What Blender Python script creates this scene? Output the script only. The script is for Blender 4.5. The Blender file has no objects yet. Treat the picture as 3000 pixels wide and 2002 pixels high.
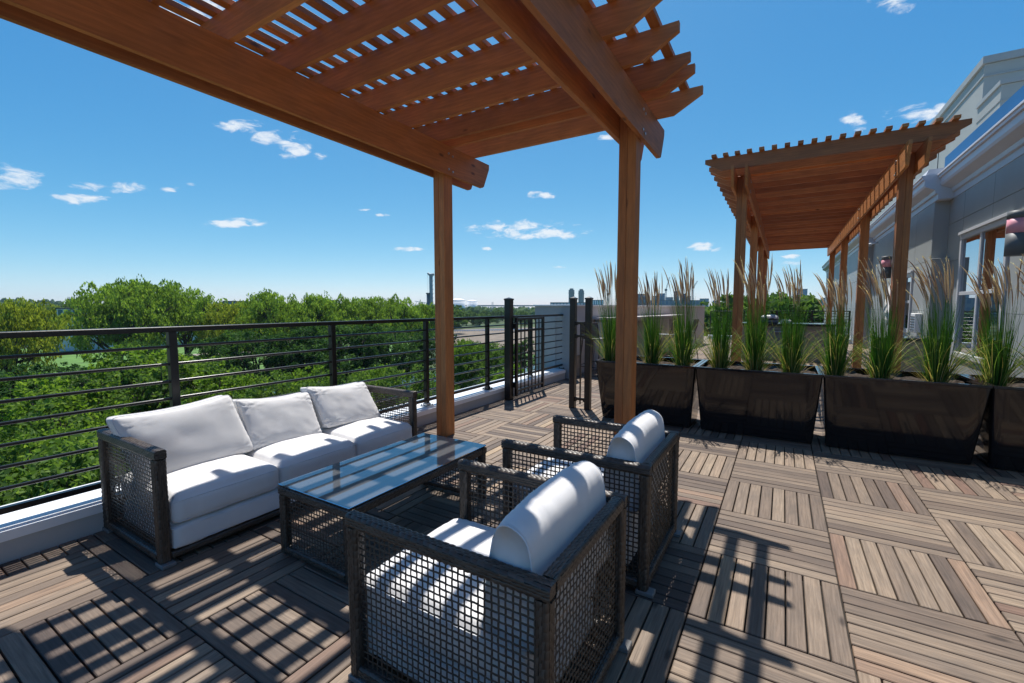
import bpy, math, random
from mathutils import Vector, noise, Matrix
R = math.radians
random.seed(7)
sc = bpy.context.scene
COL = sc.collection

# ------------------------------------------------------------------ camera
YAW, PIT, F = 0.54564501, 0.07744758, 1305.887          # from tile grid calibration (3000 px wide photo)
CAM = Vector((0.3169, -4.4970, 1.3846))
cd = bpy.data.cameras.new("camera")
cd.sensor_width = 36.0
cd.lens = F / 3000 * 36
cd.clip_start, cd.clip_end = 0.05, 20000
cam = bpy.data.objects.new("camera", cd)
COL.objects.link(cam)
cam.location = CAM
cam.rotation_euler = (math.pi / 2 - PIT, 0, YAW)
sc.camera = cam
fwd = Vector((-math.sin(YAW) * math.cos(PIT), math.cos(YAW) * math.cos(PIT), -math.sin(PIT)))
rgt = fwd.cross(Vector((0, 0, 1))).normalized()
upv = rgt.cross(fwd)

def ray(u, v):
    return fwd + rgt * ((u - 1500) / F) + upv * ((1001 - v) / F)

def at_z(u, v, z):
    d = ray(u, v)
    return CAM + d * ((z - CAM.z) / d.z)

def at_d(u, v, dist):
    """point seen at u,v at a horizontal distance"""
    d = ray(u, v)
    return CAM + d * (dist / math.hypot(d.x, d.y))

# ------------------------------------------------------------------ light
SUN = Vector((-0.735, 1.18, 3.2)).normalized()
el, rot = math.asin(SUN.z), math.atan2(SUN.x, SUN.y)
sd = bpy.data.lights.new("sun", 'SUN')
sd.energy = 5.0
sd.angle = R(0.5)
sd.color = (1.0, 0.955, 0.89)
so = bpy.data.objects.new("sun", sd)
COL.objects.link(so)
so.rotation_euler = SUN.to_track_quat('Z', 'Y').to_euler()
sc.view_settings.view_transform = 'Standard'
sc.view_settings.look = 'None'
sc.view_settings.exposure = 0.42
sc.view_settings.gamma = 1.0

world = bpy.data.worlds.new("World")
sc.world = world
world.use_nodes = True
wn, wl = world.node_tree.nodes, world.node_tree.links
wn.clear()

def wmath(op, a, b=None, c=None, clamp=False):
    n = wn.new('ShaderNodeMath'); n.operation = op; n.use_clamp = clamp
    for i, x in enumerate((a, b, c)):
        if x is None: continue
        if isinstance(x, (int, float)): n.inputs[i].default_value = x
        else: wl.new(x, n.inputs[i])
    return n.outputs[0]

sky = wn.new('ShaderNodeTexSky'); sky.sky_type = 'NISHITA'; sky.sun_disc = False
sky.sun_elevation = el; sky.sun_rotation = rot
sky.altitude = 0; sky.air_density = 0.5; sky.dust_density = 0.5; sky.ozone_density = 5.0
# camera-like colour response of the clear polarised sky (per channel gain and gamma at strength SKY)
SKY = 0.105
spl = wn.new('ShaderNodeSeparateColor'); wl.new(sky.outputs[0], spl.inputs[0])
cmb = wn.new('ShaderNodeCombineColor')
for ci, (ga, gm) in enumerate(((3.0, 1.64), (1.41, 0.86), (1.08, 0.44))):
    x_ = wmath('POWER', wmath('MAXIMUM', wmath('MULTIPLY', spl.outputs[ci], SKY), 0.0005), gm)
    wl.new(wmath('MULTIPLY', x_, ga / SKY), cmb.inputs[ci])
hs = cmb
# small fair-weather clouds, each at its own bearing and elevation
tc = wn.new('ShaderNodeTexCoord')
sep = wn.new('ShaderNodeSeparateXYZ'); wl.new(tc.outputs['Generated'], sep.inputs[0])
az = wmath('ARCTAN2', sep.outputs[0], sep.outputs[1])
ele = wmath('ARCSINE', sep.outputs[2])
CLOUDS = [(35, 520, 78, 34), (0, 540, 60, 20), (240, 582, 85, 17), (370, 552, 62, 20), (255, 547, 55, 16), (560, 540, 20, 6), (505, 554, 30, 9), (700, 371, 62, 18), (790, 402, 40, 20),
          (868, 430, 52, 34), (935, 458, 22, 14), (690, 654, 78, 13), (1590, 572, 46, 12), (1545, 675, 150, 27), (1620, 684, 90, 16),
          (1200, 731, 50, 6), (1425, 729, 18, 5), (1645, 783, 22, 5), (2068, 727, 50, 15), (2313, 773, 34, 9), (2310, 752, 26, 7),
          (2600, 12, 65, 28), (2495, 345, 30, 20), (2520, 368, 26, 18), (2680, 338, 85, 26), (2760, 320, 30, 16), (1775, 402, 32, 12), (1124, 630, 20, 5),
          (560, 40, 120, 60), (1070, 615, 20, 4), (1710, 676, 14, 4)]
msk = None
for (u, v, wpx, hpx) in CLOUDS:
    d = ray(u, v).normalized()
    a0, e0 = math.atan2(d.x, d.y), math.asin(d.z)
    d2 = ray(u + wpx, v).normalized(); d3 = ray(u, v - hpx).normalized()
    ca = d.angle(d2) / math.cos(e0); ce = d.angle(d3)
    sl = (math.asin(d2.z) - e0) / max(1e-4, (math.atan2(d2.x, d2.y) - a0))
    dx = wmath('SUBTRACT', az, a0)
    dy = wmath('SUBTRACT', wmath('SUBTRACT', ele, e0), wmath('MULTIPLY', dx, sl))
    q1 = wmath('MULTIPLY', dx, 1 / ca); q2 = wmath('MULTIPLY', dy, 1 / ce)
    dd = wmath('ADD', wmath('MULTIPLY', q1, q1), wmath('MULTIPLY', q2, q2))
    m = wmath('SUBTRACT', 1.0, dd)
    msk = m if msk is None else wmath('MAXIMUM', msk, m)
msk = wmath('MAXIMUM', msk, -1.6)
vm = wn.new('ShaderNodeVectorMath'); vm.operation = 'MULTIPLY'; vm.inputs[1].default_value = (1, 1, 2.6)
wl.new(tc.outputs['Generated'], vm.inputs[0])
nz = wn.new('ShaderNodeTexNoise'); nz.inputs['Scale'].default_value = 26; nz.inputs['Detail'].default_value = 7; nz.inputs['Roughness'].default_value = 0.62
nz.inputs['Distortion'].default_value = 0.4
wl.new(vm.outputs[0], nz.inputs['Vector'])
cl = wmath('ADD', wmath('MULTIPLY', msk, 0.55), wmath('MULTIPLY', wmath('SUBTRACT', nz.outputs[0], 0.5), 3.6))
mr = wn.new('ShaderNodeMapRange'); mr.interpolation_type = 'SMOOTHSTEP'
mr.inputs['From Min'].default_value = -0.05; mr.inputs['From Max'].default_value = 0.85
wl.new(cl, mr.inputs['Value'])
mx = wn.new('ShaderNodeMixRGB')
wl.new(wmath('MULTIPLY', mr.outputs[0], 0.93), mx.inputs[0]); wl.new(hs.outputs[0], mx.inputs[1])
mx.inputs[2].default_value = (8.2, 8.7, 9.3, 1)
bg = wn.new('ShaderNodeBackground'); bg.inputs[1].default_value = 0.0785
wo = wn.new('ShaderNodeOutputWorld')
wl.new(mx.outputs[0], bg.inputs[0]); wl.new(bg.outputs[0], wo.inputs[0])

# ------------------------------------------------------------------ material helpers
def new_mat(name):
    m = bpy.data.materials.new(name); m.use_nodes = True
    return m, m.node_tree.nodes, m.node_tree.links, m.node_tree.nodes['Principled BSDF']

def ramp(n, stops):
    r = n.new('ShaderNodeValToRGB'); e = r.color_ramp.elements
    while len(e) < len(stops): e.new(0.5)
    for i, (p, c) in enumerate(stops):
        e[i].position = p; e[i].color = (*c, 1)
    return r

def mapping(n, l, src, scale):
    m = n.new('ShaderNodeMapping'); m.inputs['Scale'].default_value = scale; l.new(src, m.inputs[0]); return m.outputs[0]

def tex_noise(n, l, vec, scale, detail=4, rough=0.55, dist=0.0):
    t = n.new('ShaderNodeTexNoise'); t.inputs['Scale'].default_value = scale; t.inputs['Detail'].default_value = detail
    t.inputs['Roughness'].default_value = rough; t.inputs['Distortion'].default_value = dist
    l.new(vec, t.inputs['Vector']); return t.outputs[0]

def mixc(n, l, fac, a, b, mode='MIX'):
    m = n.new('ShaderNodeMixRGB'); m.blend_type = mode
    for i, x in enumerate((fac, a, b)):
        if isinstance(x, (int, float)): m.inputs[i].default_value = x
        elif isinstance(x, tuple): m.inputs[i].default_value = (*x, 1)
        else: l.new(x, m.inputs[i])
    return m.outputs[0]

def bump(n, l, bs, h, strength, dist=0.01):
    b = n.new('ShaderNodeBump'); b.inputs['Strength'].default_value = strength; b.inputs['Distance'].default_value = dist
    l.new(h, b.inputs['Height']); l.new(b.outputs[0], bs.inputs['Normal'])

def plain(name, col, rough=0.5, metal=0.0, var=0.12, scale=6.0, bmp=0.0, spec=0.5, coat=0.0):
    m, n, l, b = new_mat(name)
    t = n.new('ShaderNodeTexCoord')
    f = tex_noise(n, l, t.outputs['Object'], scale, 5)
    r = ramp(n, [(0.3, tuple(c * (1 - var) for c in col)), (0.7, tuple(min(1, c * (1 + var)) for c in col))])
    l.new(f, r.inputs[0]); l.new(r.outputs[0], b.inputs['Base Color'])
    b.inputs['Roughness'].default_value = rough; b.inputs['Metallic'].default_value = metal
    b.inputs['Specular IOR Level'].default_value = spec
    b.inputs['Coat Weight'].default_value = coat
    if bmp: bump(n, l, b, tex_noise(n, l, t.outputs['Object'], scale * 8, 4), bmp)
    return m

def wood(name, stops, tone_mix, rough, bstr, knots=True, rings=9.0, kf=0.6, kw=0.35, kb=0.55):
    """long grain runs along U (metres); 'tone' varies board by board"""
    m, n, l, b = new_mat(name)
    uv = n.new('ShaderNodeUVMap'); uv.uv_map = 'grain'
    at = n.new('ShaderNodeAttribute'); at.attribute_name = 'tone'
    fine = tex_noise(n, l, mapping(n, l, uv.outputs[0], (5.0, 130.0, 1)), 1.0, 5, 0.65, 0.3)
    wide = tex_noise(n, l, mapping(n, l, uv.outputs[0], (1.6, rings, 1)), 1.0, 3, 0.5, 2.2)
    wv = n.new('ShaderNodeTexWave'); wv.bands_direction = 'Y'; wv.inputs['Scale'].default_value = rings * 0.9
    wv.inputs['Distortion'].default_value = 7.0; wv.inputs['Detail'].default_value = 2.0; wv.inputs['Detail Scale'].default_value = 1.4
    l.new(mapping(n, l, uv.outputs[0], (0.16, 1, 1)), wv.inputs['Vector'])
    blot = tex_noise(n, l, mapping(n, l, uv.outputs[0], (3.5, 7.0, 1)), 1.0, 4, 0.6)
    r = ramp(n, stops); l.new(at.outputs['Fac'], r.inputs[0])
    c = mixc(n, l, tone_mix, r.outputs[0], ramp_out(n, l, wide, [(0.3, (0.62, 0.6, 0.58)), (0.7, (1.28, 1.22, 1.15))]), 'MULTIPLY')
    c = mixc(n, l, kw, c, ramp_out(n, l, wv.outputs['Fac'], [(0.25, (0.72, 0.68, 0.66)), (0.75, (1.12, 1.12, 1.12))]), 'MULTIPLY')
    c = mixc(n, l, kf, c, ramp_out(n, l, fine, [(0.32, (0.6, 0.56, 0.53)), (0.62, (1.15, 1.15, 1.15))]), 'MULTIPLY')
    c = mixc(n, l, kb, c, ramp_out(n, l, blot, [(0.3, (0.72, 0.72, 0.76)), (0.68, (1.18, 1.12, 1.05))]), 'MULTIPLY')
    if knots:
        vo = n.new('ShaderNodeTexVoronoi'); vo.inputs['Scale'].default_value = 1.0
        l.new(mapping(n, l, uv.outputs[0], (1.7, 4.6, 1)), vo.inputs['Vector'])
        k = ramp_out(n, l, vo.outputs['Distance'], [(0.035, (0.16, 0.12, 0.1)), (0.085, (1, 1, 1))])
        c = mixc(n, l, 0.8, c, k, 'MULTIPLY')
    l.new(c, b.inputs['Base Color'])
    b.inputs['Roughness'].default_value = rough
    bump(n, l, b, fine, bstr, 0.004)
    return m

def ramp_out(n, l, f, stops):
    r = ramp(n, stops); l.new(f, r.inputs[0]); return r.outputs[0]

M = {}
M['deck'] = wood('weathered_deck', [(0.0, (0.0741, 0.0530, 0.0437)), (0.22, (0.1232, 0.0928, 0.0718)), (0.5, (0.1833, 0.1427, 0.1084)), (0.72, (0.2574, 0.2044, 0.1505)),
                 (0.82, (0.1521, 0.0936, 0.0702)), (0.9, (0.2457, 0.1716, 0.1209)), (1.0, (0.3588, 0.2808, 0.1833))], 0.5, 0.66, 0.5, True, 16.0, 0.75, 0.25, 0.6)
M['cedar'] = wood('cedar', [(0.0, (0.3064, 0.1043, 0.0301)), (0.5, (0.4500, 0.1687, 0.0478)), (1.0, (0.5746, 0.2466, 0.0796))], 0.42, 0.6, 0.12, True, 11.0, 0.3, 0.22, 0.5)
M['black'] = plain('black_painted_metal', (0.007, 0.0075, 0.009), 0.30, 0.0, 0.2, 9, 0.03)
M['steel'] = plain('galvanised_steel', (0.42, 0.43, 0.44), 0.38, 0.8, 0.15, 30)
M['kerb'] = plain('kerb_sheet', (0.47, 0.46, 0.445), 0.5, 0, 0.05, 3, 0.02)
M['kerbcap'] = plain('white_metal_cap', (0.80, 0.81, 0.82), 0.32, 0.0, 0.03, 4)
M['subdeck'] = plain('dark_underdeck', (0.022, 0.02, 0.018), 0.9, 0, 0.3, 12)
M['planter'] = plain('gloss_planter', (0.012, 0.0115, 0.013), 0.085, 0, 0.15, 2.2, 0.0, 0.5, 0.0)
M['soil'] = plain('bark_soil', (0.055, 0.038, 0.026), 0.95, 0, 0.6, 40, 1.0)
M['stucco'] = plain('pale_stucco', (0.50, 0.47, 0.455), 0.85, 0, 0.05, 2.5, 0.1)
M['greysid'] = plain('bluegrey_siding', (0.33, 0.35, 0.35), 0.7, 0, 0.05, 2.0, 0.05)
M['siding'] = plain('grey_panel', (0.36, 0.38, 0.375), 0.55, 0, 0.06, 1.3, 0.04)
M['sidlight'] = plain('light_panel', (0.40, 0.41, 0.38), 0.6, 0, 0.05, 1.0, 0.04)
M['trim'] = plain('white_trim', (0.56, 0.57, 0.59), 0.45, 0, 0.03, 3)
M['joint'] = plain('dark_joint', (0.10, 0.11, 0.12), 0.8)
M['blue'] = plain('blue_membrane', (0.006, 0.105, 0.29), 0.45, 0, 0.08, 1.5)
M['pink'] = plain('pink_glass_band', (0.75, 0.33, 0.40), 0.4, 0, 0.08, 8)
M['lampgrey'] = plain('charcoal_lamp', (0.11, 0.125, 0.135), 0.5, 0.0, 0.1, 8)
M['counter'] = plain('dark_counter', (0.03, 0.032, 0.036), 0.1, 0, 0.3, 60)
M['stone'] = plain('tan_stone', (0.27, 0.23, 0.19), 0.85, 0, 0.25, 14, 0.6)
M['sling'] = plain('grey_sling_mesh', (0.10, 0.10, 0.105), 0.6, 0, 0.15, 90, 0.3)
M['bronze'] = plain('dark_bronze_frame', (0.055, 0.042, 0.034), 0.4, 0.3, 0.1, 20)
M['white'] = plain('white_paint', (0.80, 0.80, 0.79), 0.5, 0, 0.03, 0.1)
M['grass'] = plain('lawn', (0.075, 0.17, 0.022), 0.9, 0, 0.3, 0.3)
M['asphalt'] = plain('road_surface', (0.22, 0.22, 0.23), 0.9, 0, 0.12, 0.4)
M['farblue'] = plain('far_building_blue', (0.13, 0.20, 0.28), 0.6, 0, 0.2, 0.02)
M['fargrey'] = plain('far_building_grey', (0.26, 0.29, 0.32), 0.7, 0, 0.2, 0.02)
M['farbrick'] = plain('far_building_brick', (0.28, 0.15, 0.13), 0.7, 0, 0.2, 0.02)
M['farglass'] = plain('far_glass_tower', (0.05, 0.22, 0.33), 0.25, 0, 0.15, 0.03)
M['teal'] = plain('teal_window_wall', (0.04, 0.13, 0.15), 0.2, 0, 0.25, 0.2)
M['roofdark'] = plain('dark_flat_roof', (0.05, 0.055, 0.065), 0.6, 0, 0.2, 0.05)
M['rust'] = plain('steel_bridge_green', (0.12, 0.22, 0.26), 0.6, 0, 0.1, 0.05)
M['lattgrey'] = plain('crane_paint', (0.30, 0.36, 0.38), 0.5, 0, 0.2, 0.2)
M['chimney'] = plain('chimney_concrete', (0.20, 0.225, 0.22), 0.8, 0, 0.1, 0.05)
M['bark'] = plain('bark', (0.055, 0.042, 0.032), 0.9, 0, 0.35, 6, 0.5)

def mat_ground():
    m, n, l, b = new_mat('river_bank_ground')
    t = n.new('ShaderNodeTexCoord')
    f = tex_noise(n, l, t.outputs['Object'], 0.035, 6, 0.6, 0.5)
    g = tex_noise(n, l, t.outputs['Object'], 0.7, 5, 0.7)
    c = ramp_out(n, l, f, [(0.3, (0.025, 0.05, 0.014)), (0.52, (0.05, 0.085, 0.022)), (0.66, (0.13, 0.105, 0.062)), (0.8, (0.05, 0.09, 0.02))])
    c = mixc(n, l, 0.6, c, ramp_out(n, l, g, [(0.3, (0.5, 0.5, 0.5)), (0.7, (1.3, 1.3, 1.2))]), 'MULTIPLY')
    l.new(c, b.inputs['Base Color']); b.inputs['Roughness'].default_value = 0.95
    bump(n, l, b, g, 1.0, 0.5)
    return m
M['ground'] = mat_ground()
M['dirt'] = plain('bare_earth', (0.17, 0.135, 0.10), 0.95, 0, 0.35, 0.25, 0.4)
M['farland'] = plain('far_land', (0.035, 0.062, 0.03), 0.95, 0, 0.5, 0.012)

def mat_water():
    m, n, l, b = new_mat('river_water')
    b.inputs['Base Color'].default_value = (0.02, 0.03, 0.025, 1); b.inputs['Roughness'].default_value = 0.08
    t = n.new('ShaderNodeTexCoord')
    bump(n, l, b, tex_noise(n, l, t.outputs['Object'], 1.5, 3), 0.25, 0.05)
    return m
M['water'] = mat_water()

def mat_fabric():
    m, n, l, b = new_mat('white_outdoor_canvas')
    t = n.new('ShaderNodeTexCoord')
    soil = tex_noise(n, l, t.outputs['Object'], 5, 4)
    l.new(ramp_out(n, l, soil, [(0.3, (0.62, 0.61, 0.60)), (0.7, (0.68, 0.67, 0.665))]), b.inputs['Base Color'])
    b.inputs['Roughness'].default_value = 0.85
    b.inputs['Sheen Weight'].default_value = 0.25
    w = n.new('ShaderNodeTexNoise'); w.inputs['Scale'].default_value = 700; l.new(t.outputs['Object'], w.inputs['Vector'])
    bump(n, l, b, w.outputs[0], 0.12, 0.001)
    return m
M['fabric'] = mat_fabric()
M['seam'] = plain('canvas_piping', (0.62, 0.63, 0.65), 0.85, 0, 0.03, 30)

def mat_wicker(name, k):
    m, n, l, b = new_mat(name)
    at = n.new('ShaderNodeAttribute'); at.attribute_name = 'tone'
    t = n.new('ShaderNodeTexCoord')
    f = tex_noise(n, l, t.outputs['Object'], 9, 3)
    c = ramp_out(n, l, at.outputs['Fac'], [(0.0, tuple(k * x for x in (0.0230, 0.0156, 0.0109))), (0.5, tuple(k * x for x in (0.0564, 0.0415, 0.0305))), (1.0, tuple(k * x for x in (0.1066, 0.0864, 0.0691)))])
    c = mixc(n, l, 0.5, c, ramp_out(n, l, f, [(0.35, (0.7, 0.7, 0.7)), (0.65, (1.2, 1.2, 1.2))]), 'MULTIPLY')
    l.new(c, b.inputs['Base Color'])
    b.inputs['Roughness'].default_value = 0.38; b.inputs['Specular IOR Level'].default_value = 0.6
    bump(n, l, b, tex_noise(n, l, t.outputs['Object'], 420, 2), 0.25, 0.001)
    return m
M['wicker'] = mat_wicker('woven_resin_wicker', 1.0)
M['wcore'] = plain('wicker_core', (0.02, 0.016, 0.013), 0.9)
M['foot'] = plain('grey_plastic_foot', (0.17, 0.165, 0.16), 0.6)

def mat_table():
    m, n, l, b = new_mat('tinted_table_glass')
    b.inputs['Base Color'].default_value = (0.075, 0.078, 0.082, 1); b.inputs['Roughness'].default_value = 0.4
    b.inputs['Specular IOR Level'].default_value = 0.3
    g = n.new('ShaderNodeBsdfGlossy'); g.inputs['Roughness'].default_value = 0.015; g.inputs[0].default_value = (0.86, 0.93, 0.97, 1)
    fr = n.new('ShaderNodeFresnel'); fr.inputs['IOR'].default_value = 2.6
    x = n.new('ShaderNodeMixShader'); l.new(fr.outputs[0], x.inputs[0]); l.new(b.outputs[0], x.inputs[1]); l.new(g.outputs[0], x.inputs[2])
    l.new(x.outputs[0], n['Material Output'].inputs[0])
    return m
M['tglass'] = mat_table()

def mat_window():
    m, n, l, b = new_mat('window_glass')
    b.inputs['Base Color'].default_value = (0.012, 0.014, 0.016, 1); b.inputs['Roughness'].default_value = 0.02
    g = n.new('ShaderNodeBsdfGlossy'); g.inputs['Roughness'].default_value = 0.0; g.inputs[0].default_value = (0.75, 0.85, 0.95, 1)
    x = n.new('ShaderNodeMixShader'); x.inputs[0].default_value = 0.62
    l.new(b.outputs[0], x.inputs[1]); l.new(g.outputs[0], x.inputs[2]); l.new(x.outputs[0], n['Material Output'].inputs[0])
    return m
M['wglass'] = mat_window()

def mat_leaf(name, dark, mid, light, trans=0.35):
    m, n, l, b = new_mat(name)
    at = n.new('ShaderNodeAttribute'); at.attribute_name = 'tone'
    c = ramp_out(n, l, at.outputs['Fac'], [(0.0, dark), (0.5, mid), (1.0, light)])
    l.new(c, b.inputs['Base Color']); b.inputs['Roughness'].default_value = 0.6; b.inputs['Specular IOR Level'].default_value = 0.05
    tr = n.new('ShaderNodeBsdfTranslucent')
    l.new(mixc(n, l, 1.0, c, (1.5, 1.6, 0.7), 'MULTIPLY'), tr.inputs[0])
    x = n.new('ShaderNodeMixShader'); x.inputs[0].default_value = trans
    l.new(b.outputs[0], x.inputs[1]); l.new(tr.outputs[0], x.inputs[2]); l.new(x.outputs[0], n['Material Output'].inputs[0])
    return m
M['leaf_willow'] = mat_leaf('willow_leaf', (0.078, 0.132, 0.028), (0.178, 0.271, 0.053), (0.310, 0.419, 0.093), 0.45)
M['leaf_yellow'] = mat_leaf('yellow_green_leaf', (0.108, 0.135, 0.024), (0.230, 0.270, 0.046), (0.351, 0.392, 0.081), 0.45)
M['leaf_bright'] = mat_leaf('bright_leaf', (0.0467, 0.0978, 0.0153), (0.1148, 0.1997, 0.0298), (0.2210, 0.3060, 0.0595), 0.45)
M['leaf_olive'] = mat_leaf('olive_leaf', (0.045, 0.085, 0.022), (0.095, 0.165, 0.040), (0.19, 0.27, 0.075), 0.4)
M['leaf_dark'] = mat_leaf('dark_leaf', (0.021, 0.054, 0.018), (0.048, 0.105, 0.030), (0.098, 0.173, 0.045))
M['leaf_far'] = mat_leaf('far_leaf', (0.042, 0.083, 0.030), (0.083, 0.143, 0.042), (0.150, 0.217, 0.060))
M['blade'] = mat_leaf('reed_blade', (0.023, 0.078, 0.016), (0.065, 0.176, 0.029), (0.351, 0.351, 0.117), 0.3)
M['plume'] = mat_leaf('reed_plume', (0.42, 0.30, 0.24), (0.64, 0.50, 0.42), (0.85, 0.74, 0.66), 0.5)
M['straw'] = mat_leaf('dry_reed', (0.176, 0.121, 0.044), (0.374, 0.286, 0.110), (0.605, 0.506, 0.275), 0.3)

# ------------------------------------------------------------------ mesh helpers
class MB:
    def __init__(s): s.v = []; s.f = []; s.t = []; s.uv = []; s.mi = []; s.sm = []
    def face(s, idx, tone=0.5, uv=None, mi=0, smooth=False):
        s.f.append(idx); s.t.append(tone); s.uv.extend(uv if uv else [(0, 0)] * len(idx)); s.mi.append(mi); s.sm.append(smooth)
    def vert(s, p): s.v.append(tuple(p)); return len(s.v) - 1
    def box(s, x0, x1, y0, y1, z0, z1, ax=0, ch=0.0, tone=0.5, mi=0):
        """box with optional chamfer ch; ax = long axis for the wood grain"""
        x0, x1 = min(x0, x1), max(x0, x1); y0, y1 = min(y0, y1), max(y0, y1); z0, z1 = min(z0, z1), max(z0, z1)
        lo, hi = (x0, y0, z0), (x1, y1, z1)
        ou, ov = random.uniform(0, 50), random.uniform(0, 50)
        def UV(p, n):
            u = p[ax] + ou
            o = [i for i in range(3) if i != ax]
            if n == ax: return (p[o[0]] * 0.3 + ou, p[o[1]] + ov)
            w = o[1] if n == o[0] else o[0]
            return (u, p[w] + ov + (0.37 if n == o[0] else 0))
        def quad(ps, n):
            i = [s.vert(p) for p in ps]
            s.face(i, tone, [UV(p, n) for p in ps], mi)
        c = ch
        for n in range(3):
            a, b = [(1, 2), (2, 0), (0, 1)][n]
            for side in (0, 1):
                def P(ua, ub):
                    p = [0, 0, 0]; p[n] = hi[n] if side else lo[n]
                    p[a] = hi[a] - c if ua else lo[a] + c
                    p[b] = hi[b] - c if ub else lo[b] + c
                    return tuple(p)
                ps = [P(0, 0), P(1, 0), P(1, 1), P(0, 1)]
                if not side: ps.reverse()
                quad(ps, n)
        if c > 0:
            for n in range(3):                     # edge chamfers along axis n
                a, b = [(1, 2), (2, 0), (0, 1)][n]
                for sa in (0, 1):
                    for sb in (0, 1):
                        def P(e, which):
                            p = [0, 0, 0]; p[n] = hi[n] - c if e else lo[n] + c
                            p[a] = (hi[a] if sa else lo[a]); p[b] = (hi[b] if sb else lo[b])
                            if which == 0: p[b] += -c if sb else c
                            else: p[a] += -c if sa else c
                            return tuple(p)
                        ps = [P(0, 0), P(1, 0), P(1, 1), P(0, 1)]
                        if (sa ^ sb): ps.reverse()
                        ps = ps if n != 9 else ps
                        i = [s.vert(p) for p in ps]
                        # orient outward
                        s.face(i[::-1] if not (sa ^ sb) == 0 else i, tone, [UV(p, b) for p in (ps[::-1] if (sa ^ sb) else ps)], mi)
            for sx in (0, 1):
                for sy in (0, 1):
                    for sz in (0, 1):
                        X, Y, Z = hi[0] if sx else lo[0], hi[1] if sy else lo[1], hi[2] if sz else lo[2]
                        dx, dy, dz = (-c if sx else c), (-c if sy else c), (-c if sz else c)
                        ps = [(X, Y + dy, Z + dz), (X + dx, Y, Z + dz), (X + dx, Y + dy, Z)]
                        i = [s.vert(p) for p in ps]
                        s.face(i, tone, [UV(p, 2) for p in ps], mi)
    def prism(s, poly, axis, a0, a1, tone=0.5, mi=0, ax=None):
        """poly: 2D points in the plane normal to axis, extruded from a0 to a1"""
        o = [i for i in range(3) if i != axis]
        ou, ov = random.uniform(0, 50), random.uniform(0, 50)
        def P(q, a):
            p = [0, 0, 0]; p[axis] = a; p[o[0]] = q[0]; p[o[1]] = q[1]; return tuple(p)
        g = ax if ax is not None else axis
        def UVf(p):
            rest = [i for i in range(3) if i != g]
            return (p[g] + ou, p[rest[0]] + p[rest[1]] + ov)
        A = [P(q, a0) for q in poly]; B = [P(q, a1) for q in poly]
        for L in (A, B):
            i = [s.vert(p) for p in L]; s.face(i, tone, [UVf(p) for p in L], mi)
        for k in range(len(poly)):
            ps = [A[k], A[(k + 1) % len(poly)], B[(k + 1) % len(poly)], B[k]]
            i = [s.vert(p) for p in ps]; s.face(i, tone, [UVf(p) for p in ps], mi)
    def tube(s, pts, rad, sides=8, tone=0.5, mi=0, cap=True):
        pts = [Vector(p) for p in pts]
        if not isinstance(rad, (list, tuple)): rad = [rad] * len(pts)
        rings = []; L = 0
        ref = Vector((0, 0, 1))
        for k, p in enumerate(pts):
            t = (pts[min(k + 1, len(pts) - 1)] - pts[max(k - 1, 0)])
            if t.length < 1e-9: t = Vector((0, 0, 1))
            t.normalize()
            r0 = ref if abs(t.dot(ref)) < 0.95 else Vector((1, 0, 0))
            a = t.cross(r0).normalized(); b = t.cross(a)
            rings.append([s.vert(p + (a * math.cos(2 * math.pi * j / sides) + b * math.sin(2 * math.pi * j / sides)) * rad[k]) for j in range(sides)])
        for k in range(len(pts) - 1):
            for j in range(sides):
                j2 = (j + 1) % sides
                s.face([rings[k][j], rings[k][j2], rings[k + 1][j2], rings[k + 1][j]], tone,
                       [(k * .3, j * .02), (k * .3, j * .02 + .02), (k * .3 + .3, j * .02 + .02), (k * .3 + .3, j * .02)], mi, True)
        if cap:
            s.face(rings[0][::-1], tone, None, mi); s.face(rings[-1], tone, None, mi)
    def build(s, name, mats, parent=None, loc=None, fix=False):
        me = bpy.data.meshes.new(name)
        if loc: s.v = [(a - loc[0], b - loc[1], c - loc[2]) for a, b, c in s.v]
        me.from_pydata(s.v, [], s.f)
        me.update()
        uvl = me.uv_layers.new(name='grain')
        flat = [x for p in s.uv for x in p]
        uvl.data.foreach_set('uv', flat)
        a = me.attributes.new('tone', 'FLOAT', 'FACE'); a.data.foreach_set('value', s.t)
        me.polygons.foreach_set('use_smooth', s.sm)
        if not isinstance(mats, (list, tuple)): mats = [mats]
        for m in mats: me.materials.append(m)
        me.polygons.foreach_set('material_index', s.mi)
        if fix:
            import bmesh
            bm = bmesh.new(); bm.from_mesh(me); bmesh.ops.recalc_face_normals(bm, faces=bm.faces); bm.to_mesh(me); bm.free()
        o = bpy.data.objects.new(name, me); COL.objects.link(o)
        if parent: o.parent = parent
        if loc: o.location = loc
        return o

def part(mb, name, mat, root, fix=True):
    """a part of a thing whose empty stands at root.location: mesh given in world coordinates"""
    o = mb.build(name, mat, root, None, False)
    me = o.data
    off = ORIGIN[root.name]
    me.transform(Matrix.Translation(-Vector(off)))
    if fix:
        import bmesh
        bm = bmesh.new(); bm.from_mesh(me); bmesh.ops.recalc_face_normals(bm, faces=bm.faces); bm.to_mesh(me); bm.free()
    return o

ORIGIN = {}
def tag(o, label, cat, group=None, kind=None):
    if label: o['label'] = label
    if cat: o['category'] = cat
    if group: o['group'] = group
    if kind: o['kind'] = kind
    return o

def thing(name, label, cat, loc, group=None, rz=0.0):
    o = bpy.data.objects.new(name, None); COL.objects.link(o)
    o.empty_display_size = 0.2
    o.location = loc; o.rotation_euler = (0, 0, rz)
    ORIGIN[o.name] = tuple(loc)
    return tag(o, label, cat, group)

def subpart(mb, name, mat, parent_obj, root):
    o = part(mb, name, mat, root)
    o.parent = parent_obj
    return o

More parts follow.
